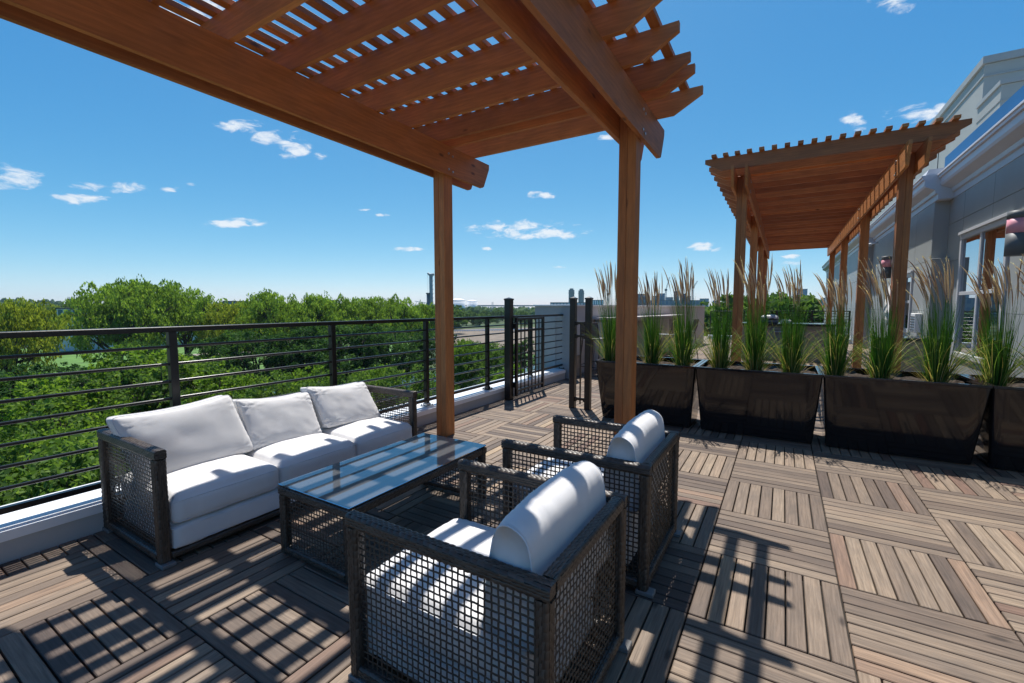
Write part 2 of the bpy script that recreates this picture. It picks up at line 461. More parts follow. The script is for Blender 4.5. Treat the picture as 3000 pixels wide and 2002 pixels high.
def copy_tree(o, loc=None, label=None, rz=None, scale=None, group=None):
    c = o.copy(); COL.objects.link(c)
    if loc is not None: c.location = loc
    if rz is not None: c.rotation_euler = (0, 0, rz)
    if scale is not None: c.scale = scale
    if label: c['label'] = label
    if group: c['group'] = group
    for ch in o.children:
        k = ch.copy(); COL.objects.link(k); k.parent = c
        for g in ch.children:
            q = g.copy(); COL.objects.link(q); q.parent = k
    return c

def struct(mb, name, mat, fix=True):
    o = mb.build(name, mat, None, None, fix); o['kind'] = 'structure'; return o

# ------------------------------------------------------------------ setting: deck, ground, building block
T = 0.61
def build_deck():
    mb = MB()
    X0, X1 = -3.245, 3.02
    g = 0.0036
    for i in range(-6, 5):
        for j in range(-12, 30):
            x0, x1 = max(i * T, X0), min((i + 1) * T, X1)
            if x1 - x0 < 0.03: continue
            y0, y1 = j * T, (j + 1) * T
            cut = (i == -6)
            along_x = ((i + j) % 2 != 0) or cut
            tile_tone = random.gauss(0, 0.11)
            fine = -2.2 < i * T + 0.6 and j < 6
            for k in range(8):
                t = min(0.74, max(0.02, random.gauss(0.47, 0.20) + tile_tone))
                r = random.random()
                if r < 0.045: t = random.uniform(0.78, 0.86)
                elif r < 0.09: t = random.uniform(0.88, 0.95)
                elif r < 0.10: t = 0.98
                dz = random.uniform(-0.0015, 0.0012)
                if along_x:
                    a = y0 + k * T / 8
                    mb.box(x0 + g, x1 - g, a + g, a + T / 8 - g, -0.024, dz, 0, 0.003, t)
                else:
                    a = i * T + k * T / 8
                    b0, b1 = max(a + g, X0), min(a + T / 8 - g, X1)
                    if b1 - b0 < 0.01: continue
                    mb.box(b0, b1, y0 + g, y1 - g, -0.024, dz, 1, 0.003, t)
    struct(mb, 'deck', M['deck'])
    mb = MB(); mb.box(-3.245, 3.02, -7.4, 18.4, -0.2, -0.030)
    struct(mb, 'underdeck', M['subdeck'])
    mb = MB(); mb.box(-3.62, 30, -14, 18.6, -12, -0.24)
    o = mb.build('lower_storeys', M['greysid'], None, None, True)
    tag(o, 'lower storeys of the grey building that carry the roof deck', 'building')
build_deck()

GZ = -12.0
def terrain():
    mb = MB()
    n = 60; S = 3000
    def c(k): t = (k / n - 0.5) * 2; return math.copysign(abs(t) ** 2.2, t) * S
    for a in range(n + 1):
        for b in range(n + 1):
            x, y = c(a), c(b)
            r = math.hypot(x, y)
            z = GZ
            mb.vert((x, y, z))
    for a in range(n):
        for b in range(n):
            i = a * (n + 1) + b
            mb.face([i, i + n + 1, i + n + 2, i + 1])
    struct(mb, 'ground', M['ground'])
terrain()

def ground_patch(name, pix, mat, dz, kind='structure'):
    mb = MB()
    ids = []
    for (u, v) in pix:
        p = at_z(u, v, GZ); ids.append(mb.vert((p.x, p.y, GZ + dz)))
    mb.face(ids)
    return struct(mb, name, mat)

# ------------------------------------------------------------------ kerb and railing
mb = MB()
mb.prism([(-3.62, -0.24), (-3.25, -0.24), (-3.25, 0.155), (-3.62, 0.155)], 1, -9.0, 3.36)
k = struct(mb, 'kerb', M['kerb'])
mb = MB()
mb.prism([(-3.66, 0.13), (-3.62, 0.158), (-3.25, 0.158), (-3.247, 0.118), (-3.236, 0.118), (-3.236, 0.172), (-3.262, 0.172), (-3.272, 0.182), (-3.66, 0.190)], 1, -9.0, 3.355)
struct(mb, 'kerb_cap', M['kerbcap'])

RX = -3.335
def railing():
    r = thing('railing', 'black metal railing with horizontal rods on the white kerb behind the sofa', 'railing', (RX, -2.4, 0.18))
    mb = MB(); mb.box(RX - 0.026, RX + 0.026, -8.9, 3.50, 1.212, 1.248, 1, 0.004); part(mb, 'top_rail', M['black'], r)
    mb = MB(); mb.box(RX - 0.02, RX + 0.02, -8.9, 3.43, 0.243, 0.278, 1, 0.003); part(mb, 'bottom_rail', M['black'], r)
    for z in (0.38, 0.501, 0.622, 0.743, 0.864, 0.986, 1.108):
        mb = MB(); mb.tube([(RX, -8.9, z), (RX, 3.43, z)], 0.0105, 10); part(mb, 'rod', M['black'], r)
    for q in range(-6, 4):
        y = -0.473 + 1.3 * q
        mb = MB(); mb.box(RX - 0.025, RX + 0.025, y - 0.025, y + 0.025, 0.19, 1.213, 2, 0.003)
        p = part(mb, 'post', M['black'], r)
        mb = MB()
        mb.box(RX - 0.06, RX + 0.06, y - 0.06, y + 0.06, 0.178, 0.196, 2, 0.003)
        mb.box(RX - 0.036, RX + 0.036, y - 0.036, y + 0.036, 0.196, 0.225, 2, 0.005)
        for a in (-1, 1):
            for b in (-1, 1):
                mb.tube([(RX + a * 0.045, y + b * 0.045, 0.196), (RX + a * 0.045, y + b * 0.045, 0.212)], 0.009, 6)
        subpart(mb, 'base_plate', M['steel'] if q % 2 == 0 else M['black'], p, r)
railing()

# ------------------------------------------------------------------ gate
def post_cap(mb, x, y, z, h):
    mb.box(x - h - 0.006, x + h + 0.006, y - h - 0.006, y + h + 0.006, z - 0.02, z, 2, 0.002)
    i = [mb.vert(p) for p in ((x - h, y - h, z), (x + h, y - h, z), (x + h, y + h, z), (x - h, y + h, z), (x, y, z + 0.02))]
    for a in range(4): mb.face([i[a], i[(a + 1) % 4], i[4]])

def gate():
    r = thing('garden_gate', 'black metal gate swung open along the kerb beside its tall post', 'gate', (-3.13, 1.10, 0))
    mb = MB(); mb.box(-3.185, -3.085, 1.05, 1.15, 0, 1.49, 2, 0.004); post_cap(mb, -3.135, 1.10, 1.505, 0.05); part(mb, 'hinge_post', M['black'], r)
    X = -3.06
    mb = MB()
    for y in (1.19, 2.045): mb.box(X - 0.02, X + 0.02, y - 0.022, y + 0.022, 0.05, 1.235, 2, 0.003)
    mb.box(X - 0.019, X + 0.019, 1.17, 2.06, 1.19, 1.222, 1, 0.003)
    for z in (0.13, 1.03): mb.box(X - 0.018, X + 0.018, 1.212, 2.023, z - 0.015, z + 0.015, 1, 0.003)
    part(mb, 'frame', M['black'], r)
    for q in range(6):
        y = 1.212 + (q + 1) * (0.811 / 7)
        mb = MB(); mb.box(X - 0.008, X + 0.008, y - 0.008, y + 0.008, 0.07, 1.19, 2, 0.001); part(mb, 'picket', M['black'], r)
    for z in (0.22, 1.10):
        mb = MB(); mb.box(X - 0.03, X + 0.024, 1.148, 1.172, z - 0.04, z + 0.04, 2, 0.004); mb.tube([(X + 0.012, 1.16, z - 0.055), (X + 0.012, 1.16, z + 0.055)], 0.011, 8)
        part(mb, 'hinge', M['black'], r)
gate()

def latch_panel():
    r = thing('fence_panel', 'two tall black posts joined by a narrow picket at the gate opening', 'fence', (-2.0, 1.12, 0))
    for x in (-2.117, -1.895):
        mb = MB(); mb.box(x - 0.039, x + 0.039, 1.08, 1.158, 0, 1.49, 2, 0.004); post_cap(mb, x, 1.119, 1.505, 0.039); part(mb, 'post', M['black'], r)
    for z in (1.168, 0.993, 0.13):
        mb = MB(); mb.box(-2.077, -1.935, 1.103, 1.135, z - 0.016, z + 0.016, 0, 0.003)
        for x in (-2.068, -1.944): mb.box(x - 0.013, x + 0.013, 1.095, 1.143, z - 0.032, z + 0.020, 0, 0.003)
        part(mb, 'crossbar', M['black'], r)
    mb = MB(); mb.box(-2.015, -1.997, 1.11, 1.128, 0.06, 1.168, 2, 0.001); part(mb, 'picket', M['black'], r)
latch_panel()

# ------------------------------------------------------------------ pergolas
def board_y(mb, x0, x1, y0, y1, z0, z1, tone, clip0=True, clip1=True):
    """beam along Y with splayed ends (bottom shorter than top) and a nicked lower corner"""
    c = 0.105 if clip1 else 0.0; d = 0.105 if clip0 else 0.0
    k = 0.018
    poly = [(y0, z1), (y0, z1 - 0.05), (y0 + d, z0 + k), (y0 + d + 0.03, z0), (y1 - c - 0.03, z0), (y1 - c, z0 + k), (y1, z1 - 0.05), (y1, z1)]
    mb.prism(poly, 0, x0, x1, tone, 0, 1)

def rafter(mb, y, xl, xr, z, th, tone):
    h = 0.185
    poly = [(xl, z + h), (xl, z + h - 0.058), (xl + 0.23, z), (xr - 0.23, z), (xr, z + h - 0.058), (xr, z + h)]
    mb.prism(poly, 1, y, y + th, tone, 0, 0)

def pergola(label, xl, ztop, post_ys, raf_ys, beam0, beam1, slat0, slat1, W=1.97, pitch=0.1556, cat='pergola'):
    """xl: left X of the left posts"""
    r = thing('pergola', label, cat, (xl + 1.05, (beam0 + beam1) / 2, 0))
    zr = ztop - 0.185; zb = zr - 0.287
    for side in (0, 1):
        x = xl + side * W
        for y in post_ys:
            mb = MB()
            t = random.uniform(0.2, 0.9)
            for q in range(2):                       # post laminated of two boards, with a fine joint line
                mb.box(x + q * 0.07 + (0.0006 if q else 0), x + 0.07 + q * 0.07 - (0 if q else 0.0006), y, y + 0.14, 0, zr - 0.003, 2, 0.003, min(1, max(0, t + (q - 0.5) * 0.25)))
            part(mb, 'post', M['cedar'], r)
        for (a, b) in ((x - 0.038, x), (x + 0.14, x + 0.178)):
            mb = MB(); board_y(mb, a + 0.0008, b - 0.0008, beam0, beam1, zb, zr - 0.0005, random.uniform(0.25, 0.75))
            bo = part(mb, 'beam', M['cedar'], r)
            face = a if a < x else b
            sgn = -1 if a < x else 1
            for y in post_ys:
                for dy in (0.035, 0.10):
                    for dz in (0.06, 0.215):
                        mb = MB(); mb.tube([(face - sgn * 0.002, y + dy, zb + dz - dy * 0.2), (face + sgn * 0.009, y + dy, zb + dz - dy * 0.2)], 0.011, 8)
                        subpart(mb, 'bolt', M['steel'], bo, r)
    for y in raf_ys:
        mb = MB(); rafter(mb, y, xl - 0.407, xl + W + 0.547, zr, 0.038, random.uniform(0.15, 0.95))
        part(mb, 'rafter', M['cedar'], r)
    for q in range(18):
        x = xl + W + 0.367 - pitch * q
        mb = MB(); mb.box(x, x + 0.064, slat0, slat1, ztop + 0.0005, ztop + 0.038, 1, 0.0015, random.uniform(0.1, 0.9)); part(mb, 'slat', M['cedar'], r)
    return r

near_raf = [-0.412, -0.8, -0.985, -1.388, -1.778, -2.165, -2.535, -2.945, -3.34, -3.73, -4.12, -4.51, -4.90, -5.29, -5.56, -5.739, -6.15]
pergola('large brown cedar pergola overhead, shading the sofa, glass table and armchairs', -2.842, 3.207, [-0.87, -5.70],
        near_raf, -6.33, -0.098, -6.23, -0.335)
FX, FY = -0.367, 2.88
ps = [3.33, 6.75, 10.2, 13.72]
fr = [FY]
y = FY
fr += [ps[0] - 0.038]
for a, b in zip(ps[:-1], ps[1:]):
    fr += [a + 0.1405]
    n = 8
    for q in range(1, n): fr.append(a + 0.14 + (b - 0.038 - a - 0.14) * q / n)
    fr += [b - 0.0385]
fr += [ps[-1] + 0.1405, ps[-1] + 0.5]
pergola('brown cedar pergola beyond the row of planters, next to the grey building', FX, 3.577, ps, fr, FY - 0.17, 14.38, FY - 0.09, 14.3, 1.93, 0.1534)

# ------------------------------------------------------------------ planters and reed grass
PX = [-1.64 + 1.157 * q for q in range(5)]
ZP = 0.728
PLAB = ['glossy dark planter nearest the gate opening, partly behind the pergola post',
        'glossy dark planter between the pergola post and the wider middle gap',
        'long glossy dark planter just left of the one cut by the right edge',
        'glossy dark planter cut off by the right edge of the picture']
def planter(q):
    x0, x1 = PX[q] + 0.002, PX[q + 1] - 0.002
    r = thing('planter', PLAB[q], 'planter', ((x0 + x1) / 2, 1.1, 0), 'row of dark planters')
    mb = MB()
    yf, yb = 0.69, 1.47
    def ring(t, ins=0.0):
        # t: 0 bottom .. 1 top
        a = 0.055 * (1 - t) + ins
        f = 0.13 * (1 - t) + ins
        return (x0 + a, x1 - a, yf + f, yb - f)
    # outer shell, slightly bowed for living reflections
    N, H = 14, 8
    def shell_pt(s, t):
        a0, a1, b0, b1 = ring(t)
        c = 0.018
        side, w = int(s // 1) % 4, s % 1
        P = [(a0 + c, b0), (a1 - c, b0), (a1, b0 + c), (a1, b1 - c), (a1 - c, b1), (a0 + c, b1), (a0, b1 - c), (a0, b0 + c)]
        A, B = P[side * 2], P[side * 2 + 1]
        bow = 0.004 * math.sin(math.pi * w) * math.sin(math.pi * t)
        px_, py_ = A[0] + (B[0] - A[0]) * w, A[1] + (B[1] - A[1]) * w
        nx, ny = [(0, -1), (1, 0), (0, 1), (-1, 0)][side]
        return (px_ + nx * bow, py_ + ny * bow, 0.012 + t * (ZP - 0.012))
    cols = []
    for side in range(4):
        for w in range(N + 1): cols.append(side + min(w / N, 0.99999))
    grid = [[mb.vert(shell_pt(s, t / H)) for s in cols] for t in range(H + 1)]
    for t in range(H):
        for k in range(len(cols)):
            k2 = (k + 1) % len(cols)
            mb.face([grid[t][k], grid[t][k2], grid[t + 1][k2], grid[t + 1][k]], 0.5, None, 0, True)
    part(mb, 'shell', M['planter'], r)
    mb = MB()
    a0, a1, b0, b1 = x0, x1, yf, yb
    w = 0.032
    mb.box(a0, a1, b0, b0 + w, ZP - 0.02, ZP + 0.004, 0, 0.003); mb.box(a0, a1, b1 - w, b1, ZP - 0.02, ZP + 0.004, 0, 0.003)
    mb.box(a0, a0 + w, b0 + w, b1 - w, ZP - 0.02, ZP + 0.0035, 1, 0.003); mb.box(a1 - w, a1, b0 + w, b1 - w, ZP - 0.02, ZP + 0.0035, 1, 0.003)
    part(mb, 'rim', M['planter'], r)
    mb = MB()
    nx, ny = 40, 24
    g = [[mb.vert((x0 + 0.03 + (x1 - x0 - 0.06) * i / nx, yf + 0.03 + (yb - yf - 0.06) * j / ny, ZP - 0.055 + 0.022 * noise.noise((i * 0.35 + q * 9, j * 0.35, 1)) + random.uniform(-0.008, 0.008))) for i in range(nx + 1)] for j in range(ny + 1)]
    for j in range(ny):
        for i in range(nx): mb.face([g[j][i], g[j][i + 1], g[j + 1][i + 1], g[j + 1][i]])
    part(mb, 'soil', M['soil'], r)
for q in range(4): planter(q)

def ribbon(mb, base, dirv, length, width, bend, tone, segs=6, droop=1.0, side=None):
    p = Vector(base); d = Vector(dirv).normalized()
    s = side or Vector((random.uniform(-1, 1), random.uniform(-1, 1), 0)).normalized()
    step = length / segs
    prev = None
    for k in range(segs + 1):
        t = k / segs
        w = width * (1 - t) ** 0.7 * (0.55 + 0.45 * min(1, t * 4)) + 0.0004
        a, b = mb.vert(p - s * w / 2), mb.vert(p + s * w / 2)
        if prev: mb.face([prev[0], prev[1], b, a], tone, None, 0, False)
        prev = (a, b)
        d = (d + Vector(bend) * (step * (t ** droop) * 2)).normalized()
        p = p + d * step

WIND = Vector((-0.75, -0.25, 0))
def reed(x, y, h, lab, seed, lean=1.0):
    random.seed(seed)
    r = thing('reed_grass', lab, 'ornamental grass', (x, y, ZP - 0.05), 'feather reed grasses in the planters')
    z = ZP - 0.06
    mb = MB(); ms = MB()
    for _ in range(random.randint(310, 430)):                        # upright green blades
        a = random.uniform(0, 2 * math.pi); rr = 0.068 * math.sqrt(random.random())
        out = Vector((math.cos(a), math.sin(a), 0))
        L = h * (0.30 + 0.42 * random.random() ** 1.2)
        ribbon(mb, (x + out.x * rr, y + out.y * rr, z), out * random.uniform(0.0, 0.11) + Vector((0, 0, 1)), L, random.uniform(0.004, 0.0075), out * random.uniform(0.0, 0.38) + WIND * random.uniform(0, 0.3), min(0.8, max(0, random.gauss(0.38, 0.2))), 5, 1.2)
    for _ in range(115):                        # arching outer blades
        a = random.uniform(0, 2 * math.pi); rr = 0.07
        out = Vector((math.cos(a), math.sin(a), 0))
        L = random.uniform(0.3, 0.72)
        tgt = ms if random.random() < 0.2 else mb
        k = random.uniform(0.4, 1.25)
        ribbon(tgt, (x + out.x * rr, y + out.y * rr, z + random.uniform(0, 0.12)), out * random.uniform(0.15, 0.8) + Vector((0, 0, 1)), L, random.uniform(0.0035, 0.0065), (out * 1.7 + Vector((0, 0, -1.9))) * k + Vector((random.gauss(0, .5), random.gauss(0, .5), 0)), min(1, max(0, random.gauss(0.6, 0.25))), 7, 0.8)
    for _ in range(45):                         # straw at the base
        a = random.uniform(0, 2 * math.pi)
        out = Vector((math.cos(a), math.sin(a), 0))
        ribbon(ms, (x + out.x * 0.06, y + out.y * 0.06, z), out * random.uniform(0.1, 1.2) + Vector((0, 0, 1)), random.uniform(0.1, 0.34), 0.005, out * 1.0 + Vector((0, 0, -1.6)), random.random(), 5)
    part(mb, 'blades', M['blade'], r, False); part(ms, 'dry_blades', M['straw'], r, False)
    mp = MB()
    stems = MB()
    for _ in range(random.randint(26, 42)):
        a = random.uniform(0, 2 * math.pi); rr = 0.06 * math.sqrt(random.random())
        out = Vector((math.cos(a), math.sin(a), 0))
        L = h * (0.78 + 0.27 * random.random())
        p = Vector((x + out.x * rr, y + out.y * rr, z)); d = (out * random.uniform(0.0, 0.10) + Vector((0, 0, 1)) + WIND * 0.02).normalized()
        pts = [p.copy()]
        w = WIND * random.uniform(0.12, 0.60) * lean + out * random.uniform(0, 0.25)
        n = 20
        for k in range(n):
            t = k / n
            d = (d + w * (t ** 3.5) * 0.42 * (1 / n) * 9.5 + Vector((0, 0, -0.07)) * (t ** 6)).normalized()
            p = p + d * (L / n); pts.append(p.copy())
        stems.tube(pts[:16], 0.0012, 3, 0.55, 0, False)
        tone = random.random()
        pl = pts[15:]
        for q in range(3):
            off = Vector((random.uniform(-1, 1), random.uniform(-1, 1), random.uniform(-.3, .3))) * 0.002
            mp.tube([v + off * math.sin(math.pi * (i + .5) / len(pl)) for i, v in enumerate(pl)], [0.0010, 0.0036, 0.0045, 0.0040, 0.0030, 0.0007][:len(pl)], 4, min(1, max(0, tone + random.uniform(-.3, .3))), 0, False)
        for k in range(30):
            i = random.randint(0, len(pl) - 2); f = random.random()
            b = pl[i].lerp(pl[i + 1], f); dd = (pl[i + 1] - pl[i]).normalized()
            ribbon(mp, b, dd + Vector((random.uniform(-1, 1), random.uniform(-1, 1), random.uniform(-.4, .4))) * 0.22, random.uniform(0.014, 0.034), 0.0030, (0, 0, 0), min(1, max(0, tone + random.uniform(-.3, .4))), 2)
    part(stems, 'stems', M['blade'], r, False); part(mp, 'plumes', M['plume'], r, False)
    random.seed(seed + 100)

REEDS = [(1790, 1.24, 'feathery reed grass half hidden behind the near pergola post'), (1911, 1.20, 'reed grass clump just right of the near pergola post'),
         (2003, 1.22, 'reed grass clump at the right end of the first planter'), (2112, 1.27, 'reed grass clump left of the far pergola front left post'),
         (2214, 1.25, 'reed grass clump right of the far pergola front left post'), (2322, 1.22, 'reed grass clump framed in the open middle of the far pergola'),
         (2452, 1.20, 'reed grass clump in front of the back right posts of the far pergola'), (2585, 1.19, 'reed grass clump left of the far pergola front right post'),
         (2752, 1.20, 'reed grass clump right of the far pergola front right post'), (2925, 1.22, 'reed grass clump in front of the white framed window'),
         (3090, 1.2, 'reed grass clump cut off by the right edge of the picture')]
for q, (u, h, lab) in enumerate(REEDS):
    yy = 1.02 + 0.05 * math.sin(q * 2.3)
    d = ray(u, 1000); t = (yy - CAM.y) / d.y
    random.seed(900 + q); h *= random.uniform(0.93, 1.06)
    reed(CAM.x + d.x * t, yy, h * 0.95, lab, 50 + q, 0.5 + 0.17 * q)
random.seed(11)

# ------------------------------------------------------------------ wicker furniture
def pads(mb, p0, u, L, n, w, v, pad_l=0.027, pad_w=0.0095, lift=0.0046):
    """rows of short domed strands on one face of a bar.  p0 corner, u along, v across, n outward normal"""
    p0, u, v, n = Vector(p0), Vector(u), Vector(v), Vector(n)
    rows = max(1, round(w / pad_w)); pw = w / rows
    cols = max(1, round(L / pad_l)); pl = L / cols
    for r_ in range(rows):
        off = 0.5 if r_ % 2 else 0.0
        for c in range(-1 if off else 0, cols):
            a0, a1 = (c + off) * pl, (c + off + 1) * pl
            a0, a1 = max(0, a0), min(L, a1)
            if a1 - a0 < 0.006: continue
            tone = min(1, max(0, random.gauss(0.50, 0.13)))
            jit = random.uniform(-0.0010, 0.0010)
            ids = []
            for i in range(4):
                fa = i / 3
                for j in range(3):
                    fb = j / 2
                    h = 0.0006 + lift * (math.sin(math.pi * min(1, max(0, fa * 0.92 + 0.04))) ** 0.7) * (1.0 if j == 1 else 0.35)
                    ids.append(mb.vert(p0 + u * (a0 - 0.002 + (a1 - a0 + 0.004) * fa) + v * (r_ * pw + pw * (0.03 + 0.94 * fb) + jit + 0.0012 * (fa - .5)) + n * h))
            for i in range(3):
                for j in range(2):
                    q = i * 3 + j
                    mb.face([ids[q], ids[q + 3], ids[q + 4], ids[q + 1]], tone, None, 0, True)

def wbar(mb, x0, x1, y0, y1, z0, z1, axis):
    """woven bar: dark core (material 1) clad with domed strands, corners rounded by their own rows"""
    e = 0.0035
    c = 0.011
    mb.box(x0 + e, x1 - e, y0 + e, y1 - e, z0 + e, z1 - e, axis, c - 0.001, 0.1, 1)
    lo, hi = (x0, y0, z0), (x1, y1, z1)
    U = [Vector((1, 0, 0)), Vector((0, 1, 0)), Vector((0, 0, 1))]
    L = hi[axis] - lo[axis]
    o = [i for i in range(3) if i != axis]
    for n in o:
        w_ax = [i for i in o if i != n][0]
        for side in (0, 1):
            p = [lo[0], lo[1], lo[2]]
            p[n] = hi[n] - e if side else lo[n] + e
            p[w_ax] += c
            pads(mb, p, U[axis], L, U[n] * (1 if side else -1), hi[w_ax] - lo[w_ax] - 2 * c, U[w_ax])
    a, b = o
    for sa in (0, 1):
        for sb in (0, 1):
            na = U[a] * (1 if sa else -1); nb = U[b] * (1 if sb else -1)
            corner = [lo[0], lo[1], lo[2]]
            corner[a] = hi[a] if sa else lo[a]; corner[b] = hi[b] if sb else lo[b]
            q0 = Vector(corner) - na * (c + 0.001) - nb * e
            v = (na - nb).normalized()
            pads(mb, q0, U[axis], L, (na + nb).normalized(), (c - e + 0.001) * 1.414, v)
    for side in (0, 1):
        p = [lo[0], lo[1], lo[2]]; p[axis] = hi[axis] - e if side else lo[axis] + e
        p[o[0]] += c * 0.6; p[o[1]] += c * 0.6
        pads(mb, p, U[o[0]], hi[o[0]] - lo[o[0]] - 1.2 * c, U[axis] * (1 if side else -1), hi[o[1]] - lo[o[1]] - 1.2 * c, U[o[1]])

def lattice(mb, origin, u, v, n, W, H, pitch=0.0250, sw=0.0074):
    """open woven grid in the plane (u,v), strands passing over and under each other"""
    o, u, v, n = Vector(origin), Vector(u), Vector(v), Vector(n)
    nu, nv = max(2, round(W / pitch)), max(2, round(H / pitch))
    pu, pv = W / nu, H / nv
    def strand(a, b, length, along, across, start, ph, seedv):
        k = max(2, round(length / ((a + b) / 2)))
        tone = min(1, max(0, random.gauss(0.26, 0.13)))
        prev = None
        for i in range(k * 2 + 1):
            s = i / (k * 2)
            off = 0.0011 * math.cos(math.pi * (i / 2 + 0.5) + (math.pi if ph else 0)) if True else 0
            wob = 0.0022 * noise.noise((s * length * 14, seedv * 3.7, 0.3))
            c = start + along * (s * length) + across * wob + n * off
            w = sw * (0.5 + 0.06 * math.sin(i * 1.3 + seedv))
            q = [mb.vert(c - across * w + n * -0.0013), mb.vert(c + n * 0.0018), mb.vert(c + across * w + n * -0.0013), mb.vert(c - n * 0.0026)]
            if prev:
                for j in range(4):
                    mb.face([prev[j], prev[(j + 1) % 4], q[(j + 1) % 4], q[j]], tone, None, 0, False)
            prev = q
    for i in range(1, nu):
        strand(pv, pv, H, v, u, o + u * (i * pu), i % 2 == 0, i)
    for j in range(1, nv):
        strand(pu, pu, W, u, v, o + v * (j * pv), j % 2 == 1, j + 31.5)

def cushion(mb, x0, x1, y0, y1, z0, z1, r=0.035, crown=0.03, bulge=0.008, N=22, seed=0, wr=0.004, piping=True, xf=None):
    """soft box cushion: rounded edges, crowned top, light wrinkles; material 1 = piping"""
    cx, cy, cz = (x0 + x1) / 2, (y0 + y1) / 2, (z0 + z1) / 2
    hx, hy, hz = (x1 - x0) / 2, (y1 - y0) / 2, (z1 - z0) / 2
    idx = {}
    def P(a, b, c):
        p = Vector((a * hx, b * hy, c * hz))
        q = Vector((max(-hx + r, min(hx - r, p.x)), max(-hy + r, min(hy - r, p.y)), max(-hz + r, min(hz - r, p.z))))
        d = p - q
        if d.length > 1e-6: p = q + d.normalized() * r
        fx, fy, fz = 1 - a * a, 1 - b * b, 1 - c * c
        if c > 0: p.z += crown * (max(0, fx * fy) ** 0.55) * c
        p.x += bulge * fy * fz * (1 if a > 0 else -1) * abs(a) ** 3
        p.y += bulge * fx * fz * (1 if b > 0 else -1) * abs(b) ** 3
        nn = noise.noise((p.x * 7 + seed, p.y * 7, p.z * 9)) * wr * 1.4 + noise.noise((p.x * 22, p.y * 22 + seed, p.z * 20)) * wr * 0.35
        # puckers near the vertical corners
        e = max(0, abs(a) + abs(b) - 1.45)
        nn += e * 0.010 * math.sin((p.x - p.y * (1 if a * b > 0 else -1)) * 160 + seed)
        dirn = Vector((a ** 5, b ** 5, c ** 3)); dirn = dirn.normalized() if dirn.length > 1e-5 else Vector((0, 0, 1))
        p += dirn * nn
        p += Vector((cx, cy, cz))
        return xf(p) if xf else p
    def G(key, a, b, c):
        if key not in idx: idx[key] = mb.vert(P(a, b, c))
        return idx[key]
    nx = max(8, int(N * hx / max(hx, hy))); ny = max(8, int(N * hy / max(hx, hy))); nz = 9
    def s(t): return math.copysign(abs(t) ** 0.72, t)
    dims = (nx, ny, nz)
    for n in range(3):
        a, b = [(1, 2), (2, 0), (0, 1)][n]
        for side in (0, dims[n]):
            for i in range(dims[a]):
                for j in range(dims[b]):
                    ids = []
                    for (di, dj) in ((0, 0), (1, 0), (1, 1), (0, 1)):
                        k = [0, 0, 0]; k[n] = side; k[a] = i + di; k[b] = j + dj
                        ids.append(G(tuple(k), *[s(2 * k[m] / dims[m] - 1) for m in range(3)]))
                    if not side: ids.reverse()
                    mb.face(ids, 0.5, None, 0, True)
    if piping:
        for cc in (0.78, -0.78):
            pts = []
            M_ = 18
            for e in range(4):
                for k in range(M_):
                    t = -1 + 2 * k / M_
                    a, b = [(t, -1), (1, t), (-t, 1), (-1, -t)][e]
                    pts.append(P(a * 0.999, b * 0.999, cc))
            c0 = Vector((cx, cy, cz))
            pts.append(pts[0])
            mb.tube(pts, 0.0030, 5, 0.5, 1, False)

def pillow(mb, W, H, Tk, xf, seed=0, N=26, pinch=0.10, crease=1.0):
    """knife-edge pillow with boxed border, local x = width, z = height, y = thickness"""
    def P(a, b, side):
        ea, eb = 1 - abs(a) ** 2.6, 1 - abs(b) ** 2.6
        th = (max(0, ea * eb)) ** 0.36
        px_ = a * W / 2 * (1 - pinch * (1 - abs(b) ** 2) * 0.4 * abs(a)); pz = b * H / 2 * (1 - pinch * (1 - abs(a) ** 2) * 0.4 * abs(b))
        y = side * (Tk * 0.23 + Tk * 0.30 * th)
        rc = 1 - 0.055 * (abs(a) * abs(b)) ** 9; px_ *= rc; pz *= rc
        # wrinkles fanning out from corners
        ca = max(0, abs(a) + abs(b) - 1.05)
        ang = math.atan2(abs(b) * H - 0.72 * H, abs(a) * W - 0.72 * W)
        wv = math.sin(ang * 9 + seed + a * 5) * 0.010 * ca * crease * min(1, ea * eb * 8)
        edge = (1 - min(1, ea * 3)) * 0.006 * math.sin(b * 34 + seed) * crease + (1 - min(1, eb * 3)) * 0.004 * math.sin(a * 30 + seed * 2) * crease
        nn = noise.noise((a * 1.6 + seed, b * 1.6, side)) * 0.007 + noise.noise((a * 5 + seed, b * 4, side * 2)) * 0.003 * crease
        y += side * (wv + edge * 0.7 + nn * th)
        pz -= 0.018 * (1 - a * a) * (b > 0) * b
        return xf(Vector((px_, y, pz)))
    g = {}
    def s(t): return math.copysign(abs(t) ** 0.8, t)
    for side in (-1, 1):
        for i in range(N + 1):
            for j in range(N + 1):
                g[side, i, j] = mb.vert(P(s(2 * i / N - 1), s(2 * j / N - 1), side))
        for i in range(N):
            for j in range(N):
                ids = [g[side, i, j], g[side, i + 1, j], g[side, i + 1, j + 1], g[side, i, j + 1]]
                mb.face(ids if side < 0 else ids[::-1], 0.5, None, 0, True)
    bd = [(i, 0) for i in range(N)] + [(N, j) for j in range(N)] + [(i, N) for i in range(N, 0, -1)] + [(0, j) for j in range(N, 0, -1)]
    for k in range(len(bd)):
        a, b = bd[k], bd[(k + 1) % len(bd)]
        mb.face([g[-1, a[0], a[1]], g[1, a[0], a[1]], g[1, b[0], b[1]], g[-1, b[0], b[1]]], 0.5, None, 0, True)
    for side in (-1, 1):
        pts = [Vector(mb.v[g[side, i, j]]) for (i, j) in bd]
        mb.tube(pts + [pts[0]], 0.0032, 5, 0.5, 1, False)

FAB = [M['fabric'], M['seam']]
WIC = [M['wicker'], M['wcore']]

